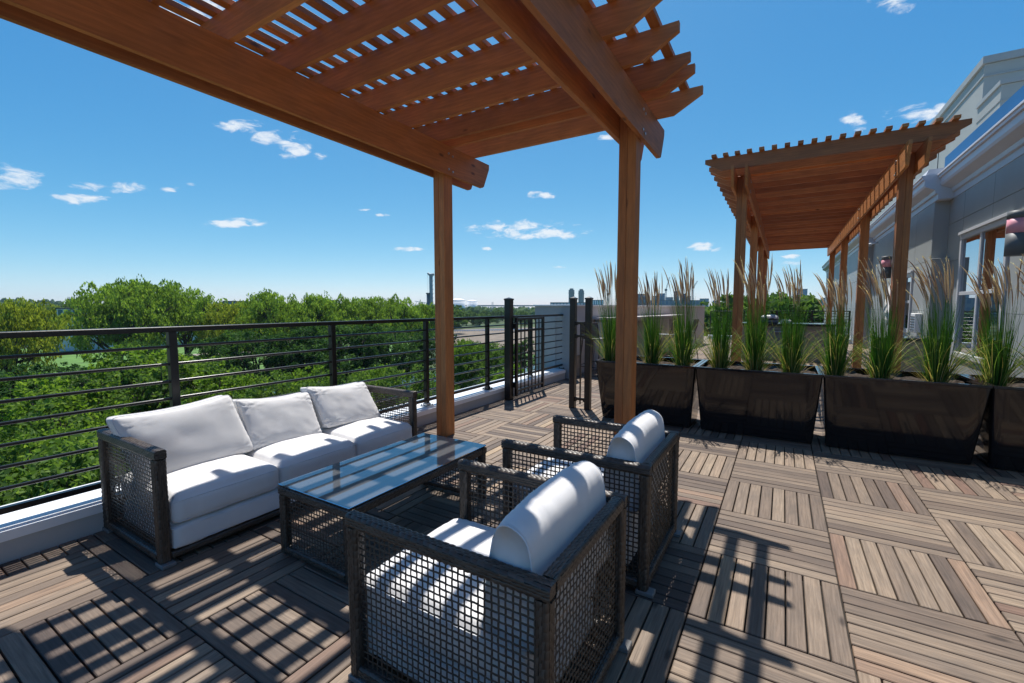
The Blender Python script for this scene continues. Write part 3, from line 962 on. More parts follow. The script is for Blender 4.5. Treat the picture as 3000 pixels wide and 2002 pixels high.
def furniture_frame(r, x0, x1, y0, y1, H, bw, sides, front_axis_low):
    """posts, top bars, bottom bars and lattice panels. sides: list of 'back','near','far' """
    zt = H - bw; zb = 0.022
    for (x, y) in ((x0, y0), (x1 - bw, y0), (x0, y1 - bw), (x1 - bw, y1 - bw)):
        mb = MB(); wbar(mb, x, x + bw, y, y + bw, zb, zt + 0.001, 2); part(mb, 'corner_post', WIC, r, False)
        mb = MB(); mb.box(x - 0.004, x + bw + 0.03, y - 0.004, y + bw + 0.004, 0.0, 0.02, 0, 0.003); part(mb, 'foot', M['foot'], r)

def armchair(x0, y0, label):
    x1, y1 = x0 + 0.825, y0 + 0.71
    H, bw = 0.637, 0.052
    r = thing('wicker_armchair', label, 'armchair', ((x0 + x1) / 2, (y0 + y1) / 2, 0), 'wicker armchairs facing the sofa')
    furniture_frame(r, x0, x1, y0, y1, H, bw, None, None)
    zt = H - bw
    for (ya, nm) in ((y0, 'armrest'), (y1 - bw, 'armrest')):
        mb = MB(); wbar(mb, x0, x1, ya, ya + bw, zt, H, 0); part(mb, nm, WIC, r, False)
        mb = MB(); wbar(mb, x0 + bw, x1 - bw, ya, ya + bw, 0.022, 0.068, 0); part(mb, 'bottom_rail', WIC, r, False)
        mb = MB(); lattice(mb, (x0 + bw, ya + bw / 2, 0.068), (1, 0, 0), (0, 0, 1), (0, 1, 0), x1 - x0 - 2 * bw, zt - 0.068); part(mb, 'side_panel', WIC, r, False)
    mb = MB(); wbar(mb, x1 - bw, x1, y0 + bw, y1 - bw, zt, H, 1); part(mb, 'back_rail', WIC, r, False)
    mb = MB(); wbar(mb, x1 - bw, x1, y0 + bw, y1 - bw, 0.022, 0.068, 1); part(mb, 'bottom_rail', WIC, r, False)
    mb = MB(); wbar(mb, x0, x0 + bw, y0 + bw, y1 - bw, 0.022, 0.068, 1); part(mb, 'bottom_rail', WIC, r, False)
    mb = MB(); lattice(mb, (x1 - bw / 2, y0 + bw, 0.068), (0, 1, 0), (0, 0, 1), (1, 0, 0), y1 - y0 - 2 * bw, zt - 0.068); part(mb, 'back_panel', WIC, r, False)
    a, b = y0 + bw + 0.006, y1 - bw - 0.006
    mb = MB(); cushion(mb, x0 + 0.008, x1 - bw - 0.06, a, b, 0.069, 0.208, 0.03, 0.0, 0.003, 20, x0 + y0, 0.002); part(mb, 'base_cushion', FAB, r, False)
    mb = MB(); cushion(mb, x0 - 0.012, x1 - bw - 0.05, a, b, 0.21, 0.365, 0.04, 0.035, 0.006, 26, y0 * 3, 0.003); part(mb, 'seat_cushion', FAB, r, False)
    # loaf-shaped back cushion, leaning on the back rail
    mb = MB()
    prof = [(-0.43, 0.37), (-0.255, 0.37), (-0.243, 0.44), (-0.250, 0.54), (-0.262, 0.63), (-0.272, 0.69), (-0.286, 0.722), (-0.312, 0.742), (-0.348, 0.752), (-0.380, 0.742), (-0.398, 0.718), (-0.410, 0.67), (-0.422, 0.60), (-0.434, 0.50), (-0.440, 0.42)]
    pr_ = [(x1 + 0.187 + p[0], p[1]) for p in prof]
    NS = 30
    import itertools
    rings = []
    n = len(pr_)
    cxp = sum(p[0] for p in pr_) / n; czp = sum(p[1] for p in pr_) / n
    tt = [0, 0.015, 0.05] + [0.05 + 0.9 * k / (NS - 6) for k in range(1, NS - 6)] + [0.95, 0.985, 1]
    fine = []
    for k in range(n):                      # smooth closed profile
        p0_, p1_, p2_, p3_ = pr_[k - 1], pr_[k], pr_[(k + 1) % n], pr_[(k + 2) % n]
        for s_ in (0, 0.5):
            f = [0.5 * ((2 * p1_[i]) + (-p0_[i] + p2_[i]) * s_ + (2 * p0_[i] - 5 * p1_[i] + 4 * p2_[i] - p3_[i]) * s_ ** 2 + (-p0_[i] + 3 * p1_[i] - 3 * p2_[i] + p3_[i]) * s_ ** 3) for i in (0, 1)]
            fine.append(f)
    for t in tt:
        e = 1.0
        if t < 0.05: e = 0.95 + 0.05 * (t / 0.05) ** 0.5
        if t > 0.95: e = 0.95 + 0.05 * ((1 - t) / 0.05) ** 0.5
        ring = []
        for k, p in enumerate(fine):
            yy = a - 0.004 + (b - a + 0.008) * t
            up = max(0, (p[1] - 0.45) / 0.3)
            wr = 0.0042 * math.sin(yy * 95 + k * 0.55 + y0 + 2.5 * noise.noise((yy * 9, k * 0.2, y0))) * up * (0.5 + 0.5 * math.sin(yy * 17 + 1.5)) + 0.010 * noise.noise((yy * 5, p[0] * 8 + y0, p[1] * 8))
            lift = 0.016 * math.sin(math.pi * t) * up + 0.012 * t * up
            q = Vector((cxp + (p[0] - cxp) * e + wr * (p[0] - cxp) * 4, yy, czp + (p[1] - czp) * e + wr * 0.8 * up + lift))
            ring.append(mb.vert(q))
        rings.append(ring)
    m_ = len(fine)
    for i in range(len(rings) - 1):
        for k in range(m_): mb.face([rings[i][k], rings[i][(k + 1) % m_], rings[i + 1][(k + 1) % m_], rings[i + 1][k]], 0.5, None, 0, True)
    for ring, sg in ((rings[0], -1), (rings[-1], 1)):
        c = mb.vert((cxp, (a if sg < 0 else b) + sg * 0.012, czp))
        mid = [mb.vert(((mb.v[i][0] + cxp) / 2, mb.v[i][1] + sg * 0.009, (mb.v[i][2] + czp) / 2)) for i in ring]
        for k in range(m_):
            mb.face([ring[k], ring[(k + 1) % m_], mid[(k + 1) % m_], mid[k]], 0.5, None, 0, True)
            mb.face([mid[k], mid[(k + 1) % m_], c], 0.5, None, 0, True)
        pts = [Vector(mb.v[i]) for i in ring]
        mb.tube(pts + [pts[0]], 0.0032, 5, 0.5, 1, False)
    part(mb, 'back_cushion', FAB, r, False)
    return r
armchair(-1.012, -3.478, 'nearer wicker armchair with white cushions, cut by the bottom edge')
armchair(-1.012, -2.425, 'farther wicker armchair with white cushions, beside the pergola post')

def sofa():
    x0, x1, y0, y1 = -3.245, -2.445, -3.53, -1.575
    H, bw = 0.637, 0.058
    r = thing('wicker_sofa', 'long wicker sofa with white cushions against the railing kerb', 'sofa', ((x0 + x1) / 2, (y0 + y1) / 2, 0))
    furniture_frame(r, x0, x1, y0, y1, H, bw, None, None)
    zt = H - bw
    for ya in (y0, y1 - bw):
        mb = MB(); wbar(mb, x0, x1, ya, ya + bw, zt, H, 0); part(mb, 'armrest', WIC, r, False)
        mb = MB(); wbar(mb, x0 + bw, x1 - bw, ya, ya + bw, 0.022, 0.068, 0); part(mb, 'bottom_rail', WIC, r, False)
        mb = MB(); lattice(mb, (x0 + bw, ya + bw / 2, 0.068), (1, 0, 0), (0, 0, 1), (0, 1, 0), x1 - x0 - 2 * bw, zt - 0.068, 0.0225); part(mb, 'side_panel', WIC, r, False)
    mb = MB(); wbar(mb, x0, x0 + bw, y0 + bw, y1 - bw, zt, H, 1); part(mb, 'back_rail', WIC, r, False)
    mb = MB(); lattice(mb, (x0 + bw / 2, y0 + bw, 0.068), (0, 1, 0), (0, 0, 1), (1, 0, 0), y1 - y0 - 2 * bw, zt - 0.068, 0.0225); part(mb, 'back_panel', WIC, r, False)
    for xa in (x0, x1 - bw):
        mb = MB(); wbar(mb, xa, xa + bw, y0 + bw, y1 - bw, 0.022, 0.064, 1); part(mb, 'bottom_rail', WIC, r, False)
    a, b = y0 + bw + 0.004, y1 - bw - 0.004
    mb = MB(); cushion(mb, x0 + 0.1, x1 + 0.004, a, b, 0.066, 0.199, 0.03, 0.0, 0.002, 30, 3, 0.0015); part(mb, 'base_cushion', FAB, r, False)
    w = (b - a) / 3
    for q in range(3):
        mb = MB(); cushion(mb, x0 + 0.1, x1 + 0.010, a + q * w + 0.002, a + (q + 1) * w - 0.002, 0.201, 0.355, 0.045, 0.045, 0.006, 26, 5 * q + 1.3, 0.004); part(mb, 'seat_cushion', FAB, r, False)
    specs = [(-3.175, 0.562, 0.67, 0.43, 0.20, -2.5, 0.36, 0.45), (-2.565, 0.535, 0.57, 0.39, 0.19, 4.0, 0.42, 0.9), (-1.985, 0.545, 0.58, 0.38, 0.20, 4.0, 0.46, 1.1)]
    for q, (yc, zc, W, Hh, Tk, rollz, lean, cr) in enumerate(specs):
        def xf(p, yc=yc, zc=zc, lean=lean, rollz=rollz, q=q):
            # local x -> along Y, local z -> up, local y(+) -> towards the back of the sofa (-X)
            v = Vector((p.x, p.y, p.z))
            ro = R(rollz)
            v = Vector((v.x * math.cos(ro) + v.z * math.sin(ro), v.y, -v.x * math.sin(ro) + v.z * math.cos(ro)))
            sh = [-0.16, -0.10, -0.22][q]                       # slumped sideways
            v.x += sh * (v.z)
            z = v.z * math.cos(lean) - v.y * math.sin(lean) * 0.3
            x = -v.y * math.cos(lean) - v.z * math.sin(lean)
            return Vector((-2.935 + x, yc + v.x, zc + z))
        mb = MB(); pillow(mb, W, Hh, Tk, xf, 1.7 * q + 0.4, 34, 0.10, cr); part(mb, 'back_pillow', FAB, r, False)
sofa()

def table():
    x0, x1, y0, y1 = -2.05, -1.453, -3.115, -1.93
    bw = 0.052
    r = thing('coffee_table', 'low wicker coffee table with reflective glass top', 'table', ((x0 + x1) / 2, (y0 + y1) / 2, 0))
    zt = 0.392 - bw
    for (x, y) in ((x0, y0), (x1 - bw, y0), (x0, y1 - bw), (x1 - bw, y1 - bw)):
        mb = MB(); wbar(mb, x, x + bw, y, y + bw, 0.012, zt, 2); part(mb, 'leg', WIC, r, False)
    for ya in (y0, y1 - bw):
        mb = MB(); wbar(mb, x0, x1, ya, ya + bw, zt, 0.392, 0); part(mb, 'top_rail', WIC, r, False)
        mb = MB(); wbar(mb, x0 + bw, x1 - bw, ya, ya + bw, 0.012, 0.055, 0); part(mb, 'bottom_rail', WIC, r, False)
        mb = MB(); lattice(mb, (x0 + bw, ya + bw / 2, 0.055), (1, 0, 0), (0, 0, 1), (0, 1, 0), x1 - x0 - 2 * bw, zt - 0.055, 0.0235); part(mb, 'end_panel', WIC, r, False)
    for xa in (x0, x1 - bw):
        mb = MB(); wbar(mb, xa, xa + bw, y0 + bw, y1 - bw, zt, 0.392, 1); part(mb, 'top_rail', WIC, r, False)
    mb = MB(); mb.box(x0 + 0.002, x1 - 0.002, y0 + 0.002, y1 - 0.002, 0.3965, 0.4045, 1, 0.0015); part(mb, 'glass_top', M['tglass'], r)
    mb = MB(); mb.box(x0 + bw, x1 - bw, y0 + bw, y1 - bw, 0.35, 0.390, 1, 0.0); part(mb, 'under_panel', M['wcore'], r)
table()

# ------------------------------------------------------------------ building on the right
def bld():
    r = thing('grey_building', 'grey panelled top storey with pale cornice along the right side of the deck', 'building', (3.6, 6, 0))
    segs = [(3.0, -6.0, 7.45), (2.775, 7.45, 14.45), (2.55, 14.45, 30.0)]
    for q, (X, ya, yb) in enumerate(segs):
        mb = MB(); ms = MB()
        zc = 3.47
        mb.box(X + 0.012, 6.0, ya + (0.012 if q else 0), yb, -0.03, zc)
        part(mb, 'wall', M['siding'], r)
        # panels with open joints: rows broken at storey lines
        mb = MB()
        rows = [(0.02, 1.28), (1.29, 2.24), (2.25, 2.96), (2.97, 3.44)] if q == 0 else [(0.02, 1.30), (1.31, 2.30), (2.31, 3.44)]
        Lp = 1.22
        y = ya
        kk = 0
        while y < yb - 0.02:
            y2 = min(yb, y + Lp + (0.1 if kk % 3 == 0 else 0)); kk += 1
            for (a, b) in rows:
                holes = [(4.52, 6.62, 0.45, 2.72)] if q == 0 else ([(8.7, 10.0, 0.75, 2.2)] if q == 1 else [])
                ys, zs = [(y + 0.005, y2 - 0.005)], None
                blocked = False
                for (h0, h1, g0, g1) in holes:
                    if y2 > h0 and y < h1 and b > g0 and a < g1: blocked = (h0, h1, g0, g1)
                if blocked:
                    h0, h1, g0, g1 = blocked
                    if y < h0: mb.box(X, X + 0.02, y + 0.005, h0, a, b, 1, 0.001)
                    if y2 > h1: mb.box(X, X + 0.02, h1, y2 - 0.005, a, b, 1, 0.001)
                    lo, hi = max(y + 0.005, h0), min(y2 - 0.005, h1)
                    if hi > lo:
                        if a < g0 < b: mb.box(X, X + 0.02, lo, hi, a, g0, 1, 0.001)
                        if a < g1 < b: mb.box(X, X + 0.02, lo, hi, g1, b, 1, 0.001)
                else:
                    mb.box(X, X + 0.02, y + 0.005, y2 - 0.005, a, b, 1, 0.001)
            y = y2
        # return face of the step
        if q:
            for (a, b) in rows:
                mb.box(X + 0.002, X + 0.2245, ya - 0.012, ya + 0.01, a, b, 0, 0.001)
        part(mb, 'cladding', M['siding'], r)
        mb = MB()
        # corner pier with cap below the step
        y0c = ya - (0.225 if q else 0)
        # frieze + cove + crown + cap, extruded along Y
        prof = [(X + 0.3, 3.44), (X - 0.012, 3.44), (X - 0.012, 3.55), (X - 0.05, 3.555), (X - 0.06, 3.62), (X - 0.12, 3.65), (X - 0.20, 3.69), (X - 0.22, 3.73), (X - 0.22, 3.83), (X - 0.25, 3.835), (X - 0.25, 3.88), (X - 0.27, 3.885), (X - 0.27, 3.91), (X + 0.3, 3.95)]
        mb.prism(prof, 1, ya - (0.26 if q else 0), yb + 0.01)
        part(mb, 'cornice', M['trim'], r)
        mb = MB(); mb.prism([(X - 0.20, 3.93), (X - 0.16, 4.03), (X + 0.4, 4.03), (X + 0.4, 3.93)], 1, ya - (0.20 if q else 0), yb)
        part(mb, 'gutter', M['trim'], r)
    mb = MB()
    mb.box(3.2, 3.4, -6, 8.95, 3.96, 4.63); part(mb, 'blue_upstand', M['blue'], r)
    mb = MB(); mb.box(2.752, 3.02, 7.20, 7.46, 0, 2.30, 2, 0.004); mb.box(2.74, 3.02, 7.19, 7.47, 2.0, 2.32, 2, 0.004); part(mb, 'corner_pier', M['siding'], r)
    # windows
    def window(X, y0, y1, z0, z1, mid, lab=None):
        mb = MB(); f = 0.085
        mb.box(X - 0.03, X + 0.07, y0, y1, z1 - f, z1, 1, 0.004); mb.box(X - 0.03, X + 0.07, y0, y1, z0, z0 + f, 1, 0.004)
        for ya in (y0, y1 - f): mb.box(X - 0.03, X + 0.07, ya, ya + f, z0 + f, z1 - f, 2, 0.004)
        mb.box(X - 0.055, X + 0.01, y0 - 0.03, y1 + 0.03, z1 + 0.0005, z1 + 0.05, 1, 0.004)
        w = part(mb, 'window', M['trim'], r)
        ym = (y0 + y1) / 2 + 0.06
        mb = MB(); mb.box(X - 0.018, X + 0.0025, ym - 0.035, ym + 0.035, z0 + f, z1 - f, 2, 0.003)
        mb.box(X - 0.017, X + 0.0024, y0 + f, ym - 0.036, mid - 0.03, mid + 0.03, 1, 0.003); mb.box(X - 0.017, X + 0.0024, ym + 0.036, y1 - f, mid - 0.03, mid + 0.03, 1, 0.003)
        subpart(mb, 'muntin', M['trim'], w, r)
        mb = MB(); mb.box(X + 0.003, X + 0.009, y0 + f, y1 - f, z0 + f, z1 - f); subpart(mb, 'pane', M['wglass'], w, r)
    window(3.0, 4.56, 6.58, 0.50, 2.66, 1.62)
    window(2.775, 8.75, 9.95, 0.8, 2.15, 1.5)
    # bracket light under the cornice and a downlight
    mb = MB(); mb.tube([(2.60, 13.6, 3.35), (2.45, 13.55, 3.32)], 0.05, 10); mb.tube([(2.775, 13.6, 3.4), (2.6, 13.6, 3.35)], 0.02, 8); part(mb, 'floodlight', M['white'], r)
    # set-back upper volume
    mb = MB(); mb.box(5.0, 16, 14.05, 44, 0, 8.35); part(mb, 'upper_volume', M['sidlight'], r)
    mb = MB()
    mb.box(4.94, 16.1, 13.99, 44, 8.36, 8.56); mb.box(4.97, 16.1, 14.02, 44, 8.0, 8.04); part(mb, 'upper_coping', M['siding'], r)
    mb = MB()
    for x in (6.4,): mb.box(x, x + 0.12, 13.99, 14.05, 0, 8.0, 2)
    for y in (18.2, 22.5): mb.box(4.985, 5.0, y, y + 0.04, 0, 8.3, 2)
    part(mb, 'panel_joints', M['joint'], r)
    mb = MB(); mb.box(4.9, 16, 12.3, 13.98, 0, 7.1); part(mb, 'lower_bay', M['sidlight'], r)
    mb = MB(); mb.box(4.86, 16, 12.26, 14.0, 7.11, 7.22); mb.box(4.885, 16, 12.285, 13.98, 6.70, 6.73); part(mb, 'bay_coping', M['siding'], r)
bld()

def wall_lamp(X, y, z0, z1, rad, lab):
    r = thing('wall_lamp', lab, 'wall lamp', (X - rad, y, (z0 + z1) / 2), 'banded wall lamps on the grey building')
    h = z1 - z0
    for (a, b, m, nm, k) in ((0, 0.50, 'lampgrey', 'lower_shade', 1.0), (0.505, 0.83, 'pink', 'glass_band', 0.98), (0.835, 1.0, 'lampgrey', 'upper_shade', 1.0)):
        mb = MB(); mb.tube([(X - rad, y, z0 + h * a), (X - rad, y, z0 + h * b)], rad * 0.93 * k, 28); part(mb, nm, M[m], r)
wall_lamp(3.0, 3.93, 2.05, 2.62, 0.12, 'big cylinder wall lamp with pink band right of the window')
wall_lamp(2.775, 11.2, 2.16, 2.75, 0.12, 'small cylinder wall lamp with pink band behind the far pergola posts')

def wall_box():
    r = thing('utility_box', 'small white utility box with grille on the grey wall behind the reed grass', 'utility box', (2.70, 7.9, 1.0))
    mb = MB(); mb.box(2.66, 2.772, 7.75, 8.15, 0.85, 1.25, 1, 0.01); part(mb, 'housing', M['white'], r)
    mb = MB()
    for q in range(6): mb.box(2.652, 2.66, 7.79, 8.11, 0.89 + q * 0.055, 0.915 + q * 0.055, 1, 0.001)
    part(mb, 'grille', M['lampgrey'], r)
wall_box()
def cloth():
    mb = MB(); N = 14
    g = {}
    for i in range(N + 1):
        for j in range(N + 1):
            s, t = i / N, j / N
            y = 9.2 + 1.7 * s * (1 - 0.25 * t); z = 1.98 - 1.05 * t * (1 - 0.35 * s) 
            x = 2.70 - 0.10 * t - 0.05 * math.sin(s * 13 + t * 2) * (0.3 + t) - 0.12 * (1 - s) * t
            g[i, j] = mb.vert((x, y, z))
    for i in range(N):
        for j in range(N): mb.face([g[i, j], g[i + 1, j], g[i + 1, j + 1], g[i, j + 1]], 0.5, None, 0, True)
    o = mb.build('draped_cover', FAB, None, None, False)
    tag(o, 'pale grey cloth cover draped on the wall behind the far pergola front right post', 'cloth cover')
cloth()

# ------------------------------------------------------------------ white parapet, bar, stools, kitchen island
def parapet():
    r = thing('parapet_wall', 'tall pale parapet wall with white coping behind the gate and bar', 'wall', (-3.3, 3.4, 0))
    mb = MB(); mb.box(-3.93, -3.16, 3.38, 3.62, -0.03, 1.40, 2, 0.004); part(mb, 'end_pier', M['greysid'], r)
    mb = MB(); mb.box(-3.91, -3.46, 3.365, 3.379, 0.19, 1.20, 2, 0.003); part(mb, 'inset_panel', M['siding'], r)
    a, b = Vector((-3.40, 3.62, 0)), Vector((-2.25, 13.9, 0))
    d = (b - a).normalized(); nrm = Vector((-d.y, d.x, 0))
    mb = MB()
    pts = [a, b, b + nrm * 0.26, a + nrm * 0.26]
    lo = [mb.vert((p.x, p.y, -0.03)) for p in pts]; hi = [mb.vert((p.x, p.y, 1.40)) for p in pts]
    mb.face(lo); mb.face(hi)
    for k in range(4): mb.face([lo[k], lo[(k + 1) % 4], hi[(k + 1) % 4], hi[k]])
    part(mb, 'long_wall', M['stucco'], r)
    mb = MB()
    o = 0.03
    pts = [a - nrm * o + d * 0.0, b - nrm * o + d * o, b + nrm * (0.26 + o) + d * o, a + nrm * (0.26 + o)]
    lo = [mb.vert((p.x, p.y, 1.401)) for p in pts]; hi = [mb.vert((p.x, p.y, 1.428)) for p in pts]
    mb.face(lo); mb.face(hi)
    for k in range(4): mb.face([lo[k], lo[(k + 1) % 4], hi[(k + 1) % 4], hi[k]])
    part(mb, 'coping', M['white'], r)
    mb = MB(); mb.box(-3.96, -3.13, 3.35, 3.615, 1.401, 1.43, 0, 0.003); part(mb, 'coping', M['white'], r)
parapet()

def obox(mb, c, d, L, W, z0, z1, mi=0):
    """box along horizontal unit d, centred at c"""
    n = Vector((-d.y, d.x, 0)); c = Vector(c)
    P = [c - d * L / 2 - n * W / 2, c + d * L / 2 - n * W / 2, c + d * L / 2 + n * W / 2, c - d * L / 2 + n * W / 2]
    lo = [mb.vert((p.x, p.y, z0)) for p in P]; hi = [mb.vert((p.x, p.y, z1)) for p in P]
    mb.face(lo[::-1], .5, None, mi); mb.face(hi, .5, None, mi)
    for k in range(4): mb.face([lo[k], lo[(k + 1) % 4], hi[(k + 1) % 4], hi[k]], .5, None, mi)

def bar():
    a, b = Vector((-2.93, 4.75, 0)), Vector((-2.30, 9.9, 0))
    d = (b - a).normalized(); n = Vector((-d.y, d.x, 0)); c = (a + b) / 2 + n * 0.12
    r = thing('bar_counter', 'pale stone bar counter running along the parapet wall', 'bar counter', (c.x, c.y, 0))
    L = (b - a).length
    mb = MB(); obox(mb, c, d, L, 0.42, 1.11, 1.15); part(mb, 'counter_top', M['stucco'], r)
    mb = MB(); obox(mb, c + n * 0.04, d, L - 0.2, 0.30, 1.05, 1.1095); part(mb, 'apron', M['greysid'], r)
    for s in (-0.48, -0.02, 0.44):
        mb = MB(); obox(mb, c + d * (L * s), d, 0.08, 0.36, 0, 1.0495); part(mb, 'leg', M['stucco'], r)
bar()
def small_box():
    r = tag(None, None, None) if False else None
    mb = MB(); mb.box(-3.36, -3.15, 3.66, 3.86, 0, 0.42, 2, 0.008)
    o = mb.build('storage_box', M['stone'], None, None, True)
    tag(o, 'small tan box standing on the deck seen between the two gate posts', 'box')
small_box()

def stool_at(x, y, ang, lab):
    r = thing('bar_stool', lab, 'bar stool', (0, 0, 0), 'dark mesh bar stools at the bar')
    # faces local +X ; back at -X
    mb = MB()
    def leg(x0, y0, x1, y1): mb.tube([(x0, y0, 0.0), (x1, y1, 0.74)], 0.010, 8)
    legs = []
    for sy in (-1, 1):
        for (xa, xb) in ((-0.27, -0.17), (0.22, 0.19)):
            m2 = MB(); m2.tube([(xa, sy * 0.23, 0.0), (xb, sy * 0.20, 0.74)], 0.011, 8); part(m2, 'leg', M['bronze'], r)
    m2 = MB()
    m2.tube([(-0.255, -0.225, 0.18), (-0.255, 0.225, 0.18)], 0.008, 6); m2.tube([(0.215, -0.225, 0.24), (0.215, 0.225, 0.24)], 0.008, 6)
    for sy in (-1, 1): m2.tube([(-0.25, sy * 0.225, 0.2), (0.215, sy * 0.225, 0.24)], 0.008, 6)
    part(m2, 'footrest', M['bronze'], r)
    m2 = MB(); m2.box(-0.2, 0.22, -0.205, 0.205, 0.735, 0.752, 0, 0.004); part(m2, 'seat', M['sling'], r)
    m2 = MB()
    P = [(-0.19, 0.76), (-0.235, 0.90), (-0.26, 1.06)]
    for k in range(2):
        ids = [m2.vert(p) for p in ((P[k][0], -0.19, P[k][1]), (P[k][0], 0.19, P[k][1]), (P[k + 1][0], 0.19, P[k + 1][1]), (P[k + 1][0], -0.19, P[k + 1][1]))]
        ids2 = [m2.vert((m2.v[i][0] - 0.006, m2.v[i][1], m2.v[i][2])) for i in ids]
        m2.face(ids); m2.face(ids2[::-1])
    part(m2, 'backrest', M['sling'], r)
    m2 = MB()
    for sy in (-1, 1): m2.tube([(-0.17, sy * 0.2, 0.74)] + [(p[0], sy * 0.2, p[1]) for p in P], 0.011, 8)
    m2.tube([(P[2][0], -0.2, P[2][1]), (P[2][0], 0.2, P[2][1])], 0.011, 8)
    part(m2, 'back_frame', M['bronze'], r)
    r.location = (x, y, 0); r.rotation_euler = (0, 0, ang)
    return r
s0 = stool_at(-2.93, 4.15, R(78), 'dark mesh bar stool at the near bar end, right of the gate posts')
copy_tree(s0, (-2.02, 6.25, 0), 'dark mesh bar stool with its back to us, right of the near pergola post', R(168))
copy_tree(s0, (-1.86, 7.9, 0), 'dark mesh bar stool farthest along the bar, behind the second reed grass clump', R(172))

def island():
    r = thing('kitchen_island', 'tan stone outdoor kitchen island with dark counter and grill under the far pergola', 'kitchen island', (0.3, 9.3, 0))
    mb = MB(); mb.box(-0.70, 1.42, 9.05, 9.85, 0, 0.90, 0, 0.004); part(mb, 'stone_base', M['stone'], r)
    mb = MB(); mb.box(-0.78, 1.46, 8.98, 9.92, 0.901, 0.955, 0, 0.006); part(mb, 'counter_top', M['counter'], r)
    mb = MB(); mb.box(0.05, 0.62, 8.995, 9.06, 0.30, 0.86, 0, 0.01); g = part(mb, 'grill_door', M['lampgrey'], r)
    mb = MB(); mb.tube([(0.12, 8.97, 0.74), (0.55, 8.97, 0.74)], 0.012, 8); subpart(mb, 'handle', M['steel'], g, r)
    r = thing('side_counter', 'dark topped stone counter by the grey building behind the reed grass', 'counter', (2.3, 4.1, 0))
    mb = MB(); mb.box(1.78, 2.70, 5.6, 6.2, 0, 0.80, 0, 0.004); part(mb, 'stone_base', M['stone'], r)
    mb = MB(); mb.box(1.74, 2.74, 5.56, 6.24, 0.801, 0.85, 0, 0.006); part(mb, 'counter_top', M['counter'], r)
    g = thing('table_grill', 'dark rounded grill with lid standing on the dark kitchen counter', 'grill', (0.0, 9.35, 0.956))
    mb = MB(); cushion(mb, -0.2, 0.22, 9.15, 9.55, 0.957, 1.04, 0.03, 0.0, 0.0, 14, 1, 0, False); part(mb, 'body', M['lampgrey'], g, False)
    mb = MB(); cushion(mb, -0.2, 0.22, 9.15, 9.55, 1.045, 1.13, 0.04, 0.05, 0.0, 14, 1, 0, False); part(mb, 'lid', M['steel'], g, False)
    mb = MB(); mb.tube([(-0.1, 9.12, 1.08), (0.12, 9.12, 1.08)], 0.01, 8); part(mb, 'handle', M['bronze'], g)
    mb = MB(); cushion(mb, 0.27, 0.52, 9.2, 9.5, 0.957, 1.03, 0.02, 0.03, 0, 14, 3, 0.012, False); o = mb.build('towel', FAB, None, None, False)
    tag(o, 'crumpled white towel lying beside the grill on the dark kitchen counter', 'towel')
island()

def far_rail():
    r = thing('far_railing', 'dark metal railing closing the far end of the roof deck', 'railing', (0.2, 16.6, 0))
    Y = 16.6
    mb = MB(); mb.box(-2.3, 2.5, Y - 0.026, Y + 0.026, 1.20, 1.24, 0, 0.003); part(mb, 'top_rail', M['black'], r)
    for z in (0.3, 0.42, 0.54, 0.66, 0.78, 0.90, 1.02, 1.12):
        mb = MB(); mb.tube([(-2.3, Y, z), (2.5, Y, z)], 0.010, 6); part(mb, 'rod', M['black'], r)
    for q in range(5):
        mb = MB(); x = -2.25 + q * 1.18; mb.box(x - 0.03, x + 0.03, Y - 0.03, Y + 0.03, 0, 1.20, 2, 0.003); part(mb, 'post', M['black'], r)
    mb = MB(); mb.box(-2.45, 2.55, 16.45, 16.78, -0.03, 0.16); o = struct(mb, 'far_kerb', M['kerbcap'])
    r = thing('picket_railing', 'short dark picket railing beside the end of the parapet wall', 'railing', (-1.9, 15.2, 0))
    mb = MB(); mb.box(-2.22, -1.2, 15.17, 15.23, 1.18, 1.215, 0, 0.003); part(mb, 'top_rail', M['black'], r)
    mb = MB(); mb.box(-2.22, -1.2, 15.17, 15.23, 0.12, 0.15, 0, 0.003); part(mb, 'bottom_rail', M['black'], r)
    for q in range(9):
        mb = MB(); x = -2.2 + q * 0.122; w = 0.02 if q in (0, 8) else 0.009; mb.box(x - w, x + w, 15.2 - w, 15.2 + w, 0, 1.18, 2); part(mb, 'picket', M['black'], r)
far_rail()

# ------------------------------------------------------------------ ground patches
random.seed(21)
ground_patch('lawn', [(-700, 1090), (400, 1095), (1000, 1075), (1250, 1050), (1250, 1000), (700, 990), (0, 996), (-700, 1000)], M['grass'], 0.10)
ground_patch('road', [(-900, 1026), (-200, 1026), (420, 1018), (1100, 1003), (1100, 996), (420, 1006), (-200, 1010), (-900, 1012)], M['asphalt'], 0.18)
ground_patch('path', [(500, 1042), (900, 1024), (1120, 1008), (1122, 1012), (905, 1029), (505, 1048)], M['stone'], 0.16)
ground_patch('river', [(-1200, 1330), (-200, 1262), (300, 1200), (800, 1128), (1250, 1095), (1560, 1075), (1660, 1052), (1660, 1120), (1400, 1170), (900, 1215), (330, 1290), (-300, 1420), (-1200, 1560)], M['water'], 0.14)
ground_patch('bare_slope', [(1330, 1010), (1420, 1020), (1560, 1040), (1660, 1042), (1660, 958), (1560, 960), (1330, 966)], M['dirt'], 0.12)
ground_patch('meadow', [(1320, 1010), (1420, 1020), (1560, 1040), (1660, 1046), (1660, 1075), (1300, 1085)], M['grass'], 0.11)
ground_patch('far_land', [(-2500, 936), (4000, 936), (4000, 908), (-2500, 908)], M['farland'], 0.3)

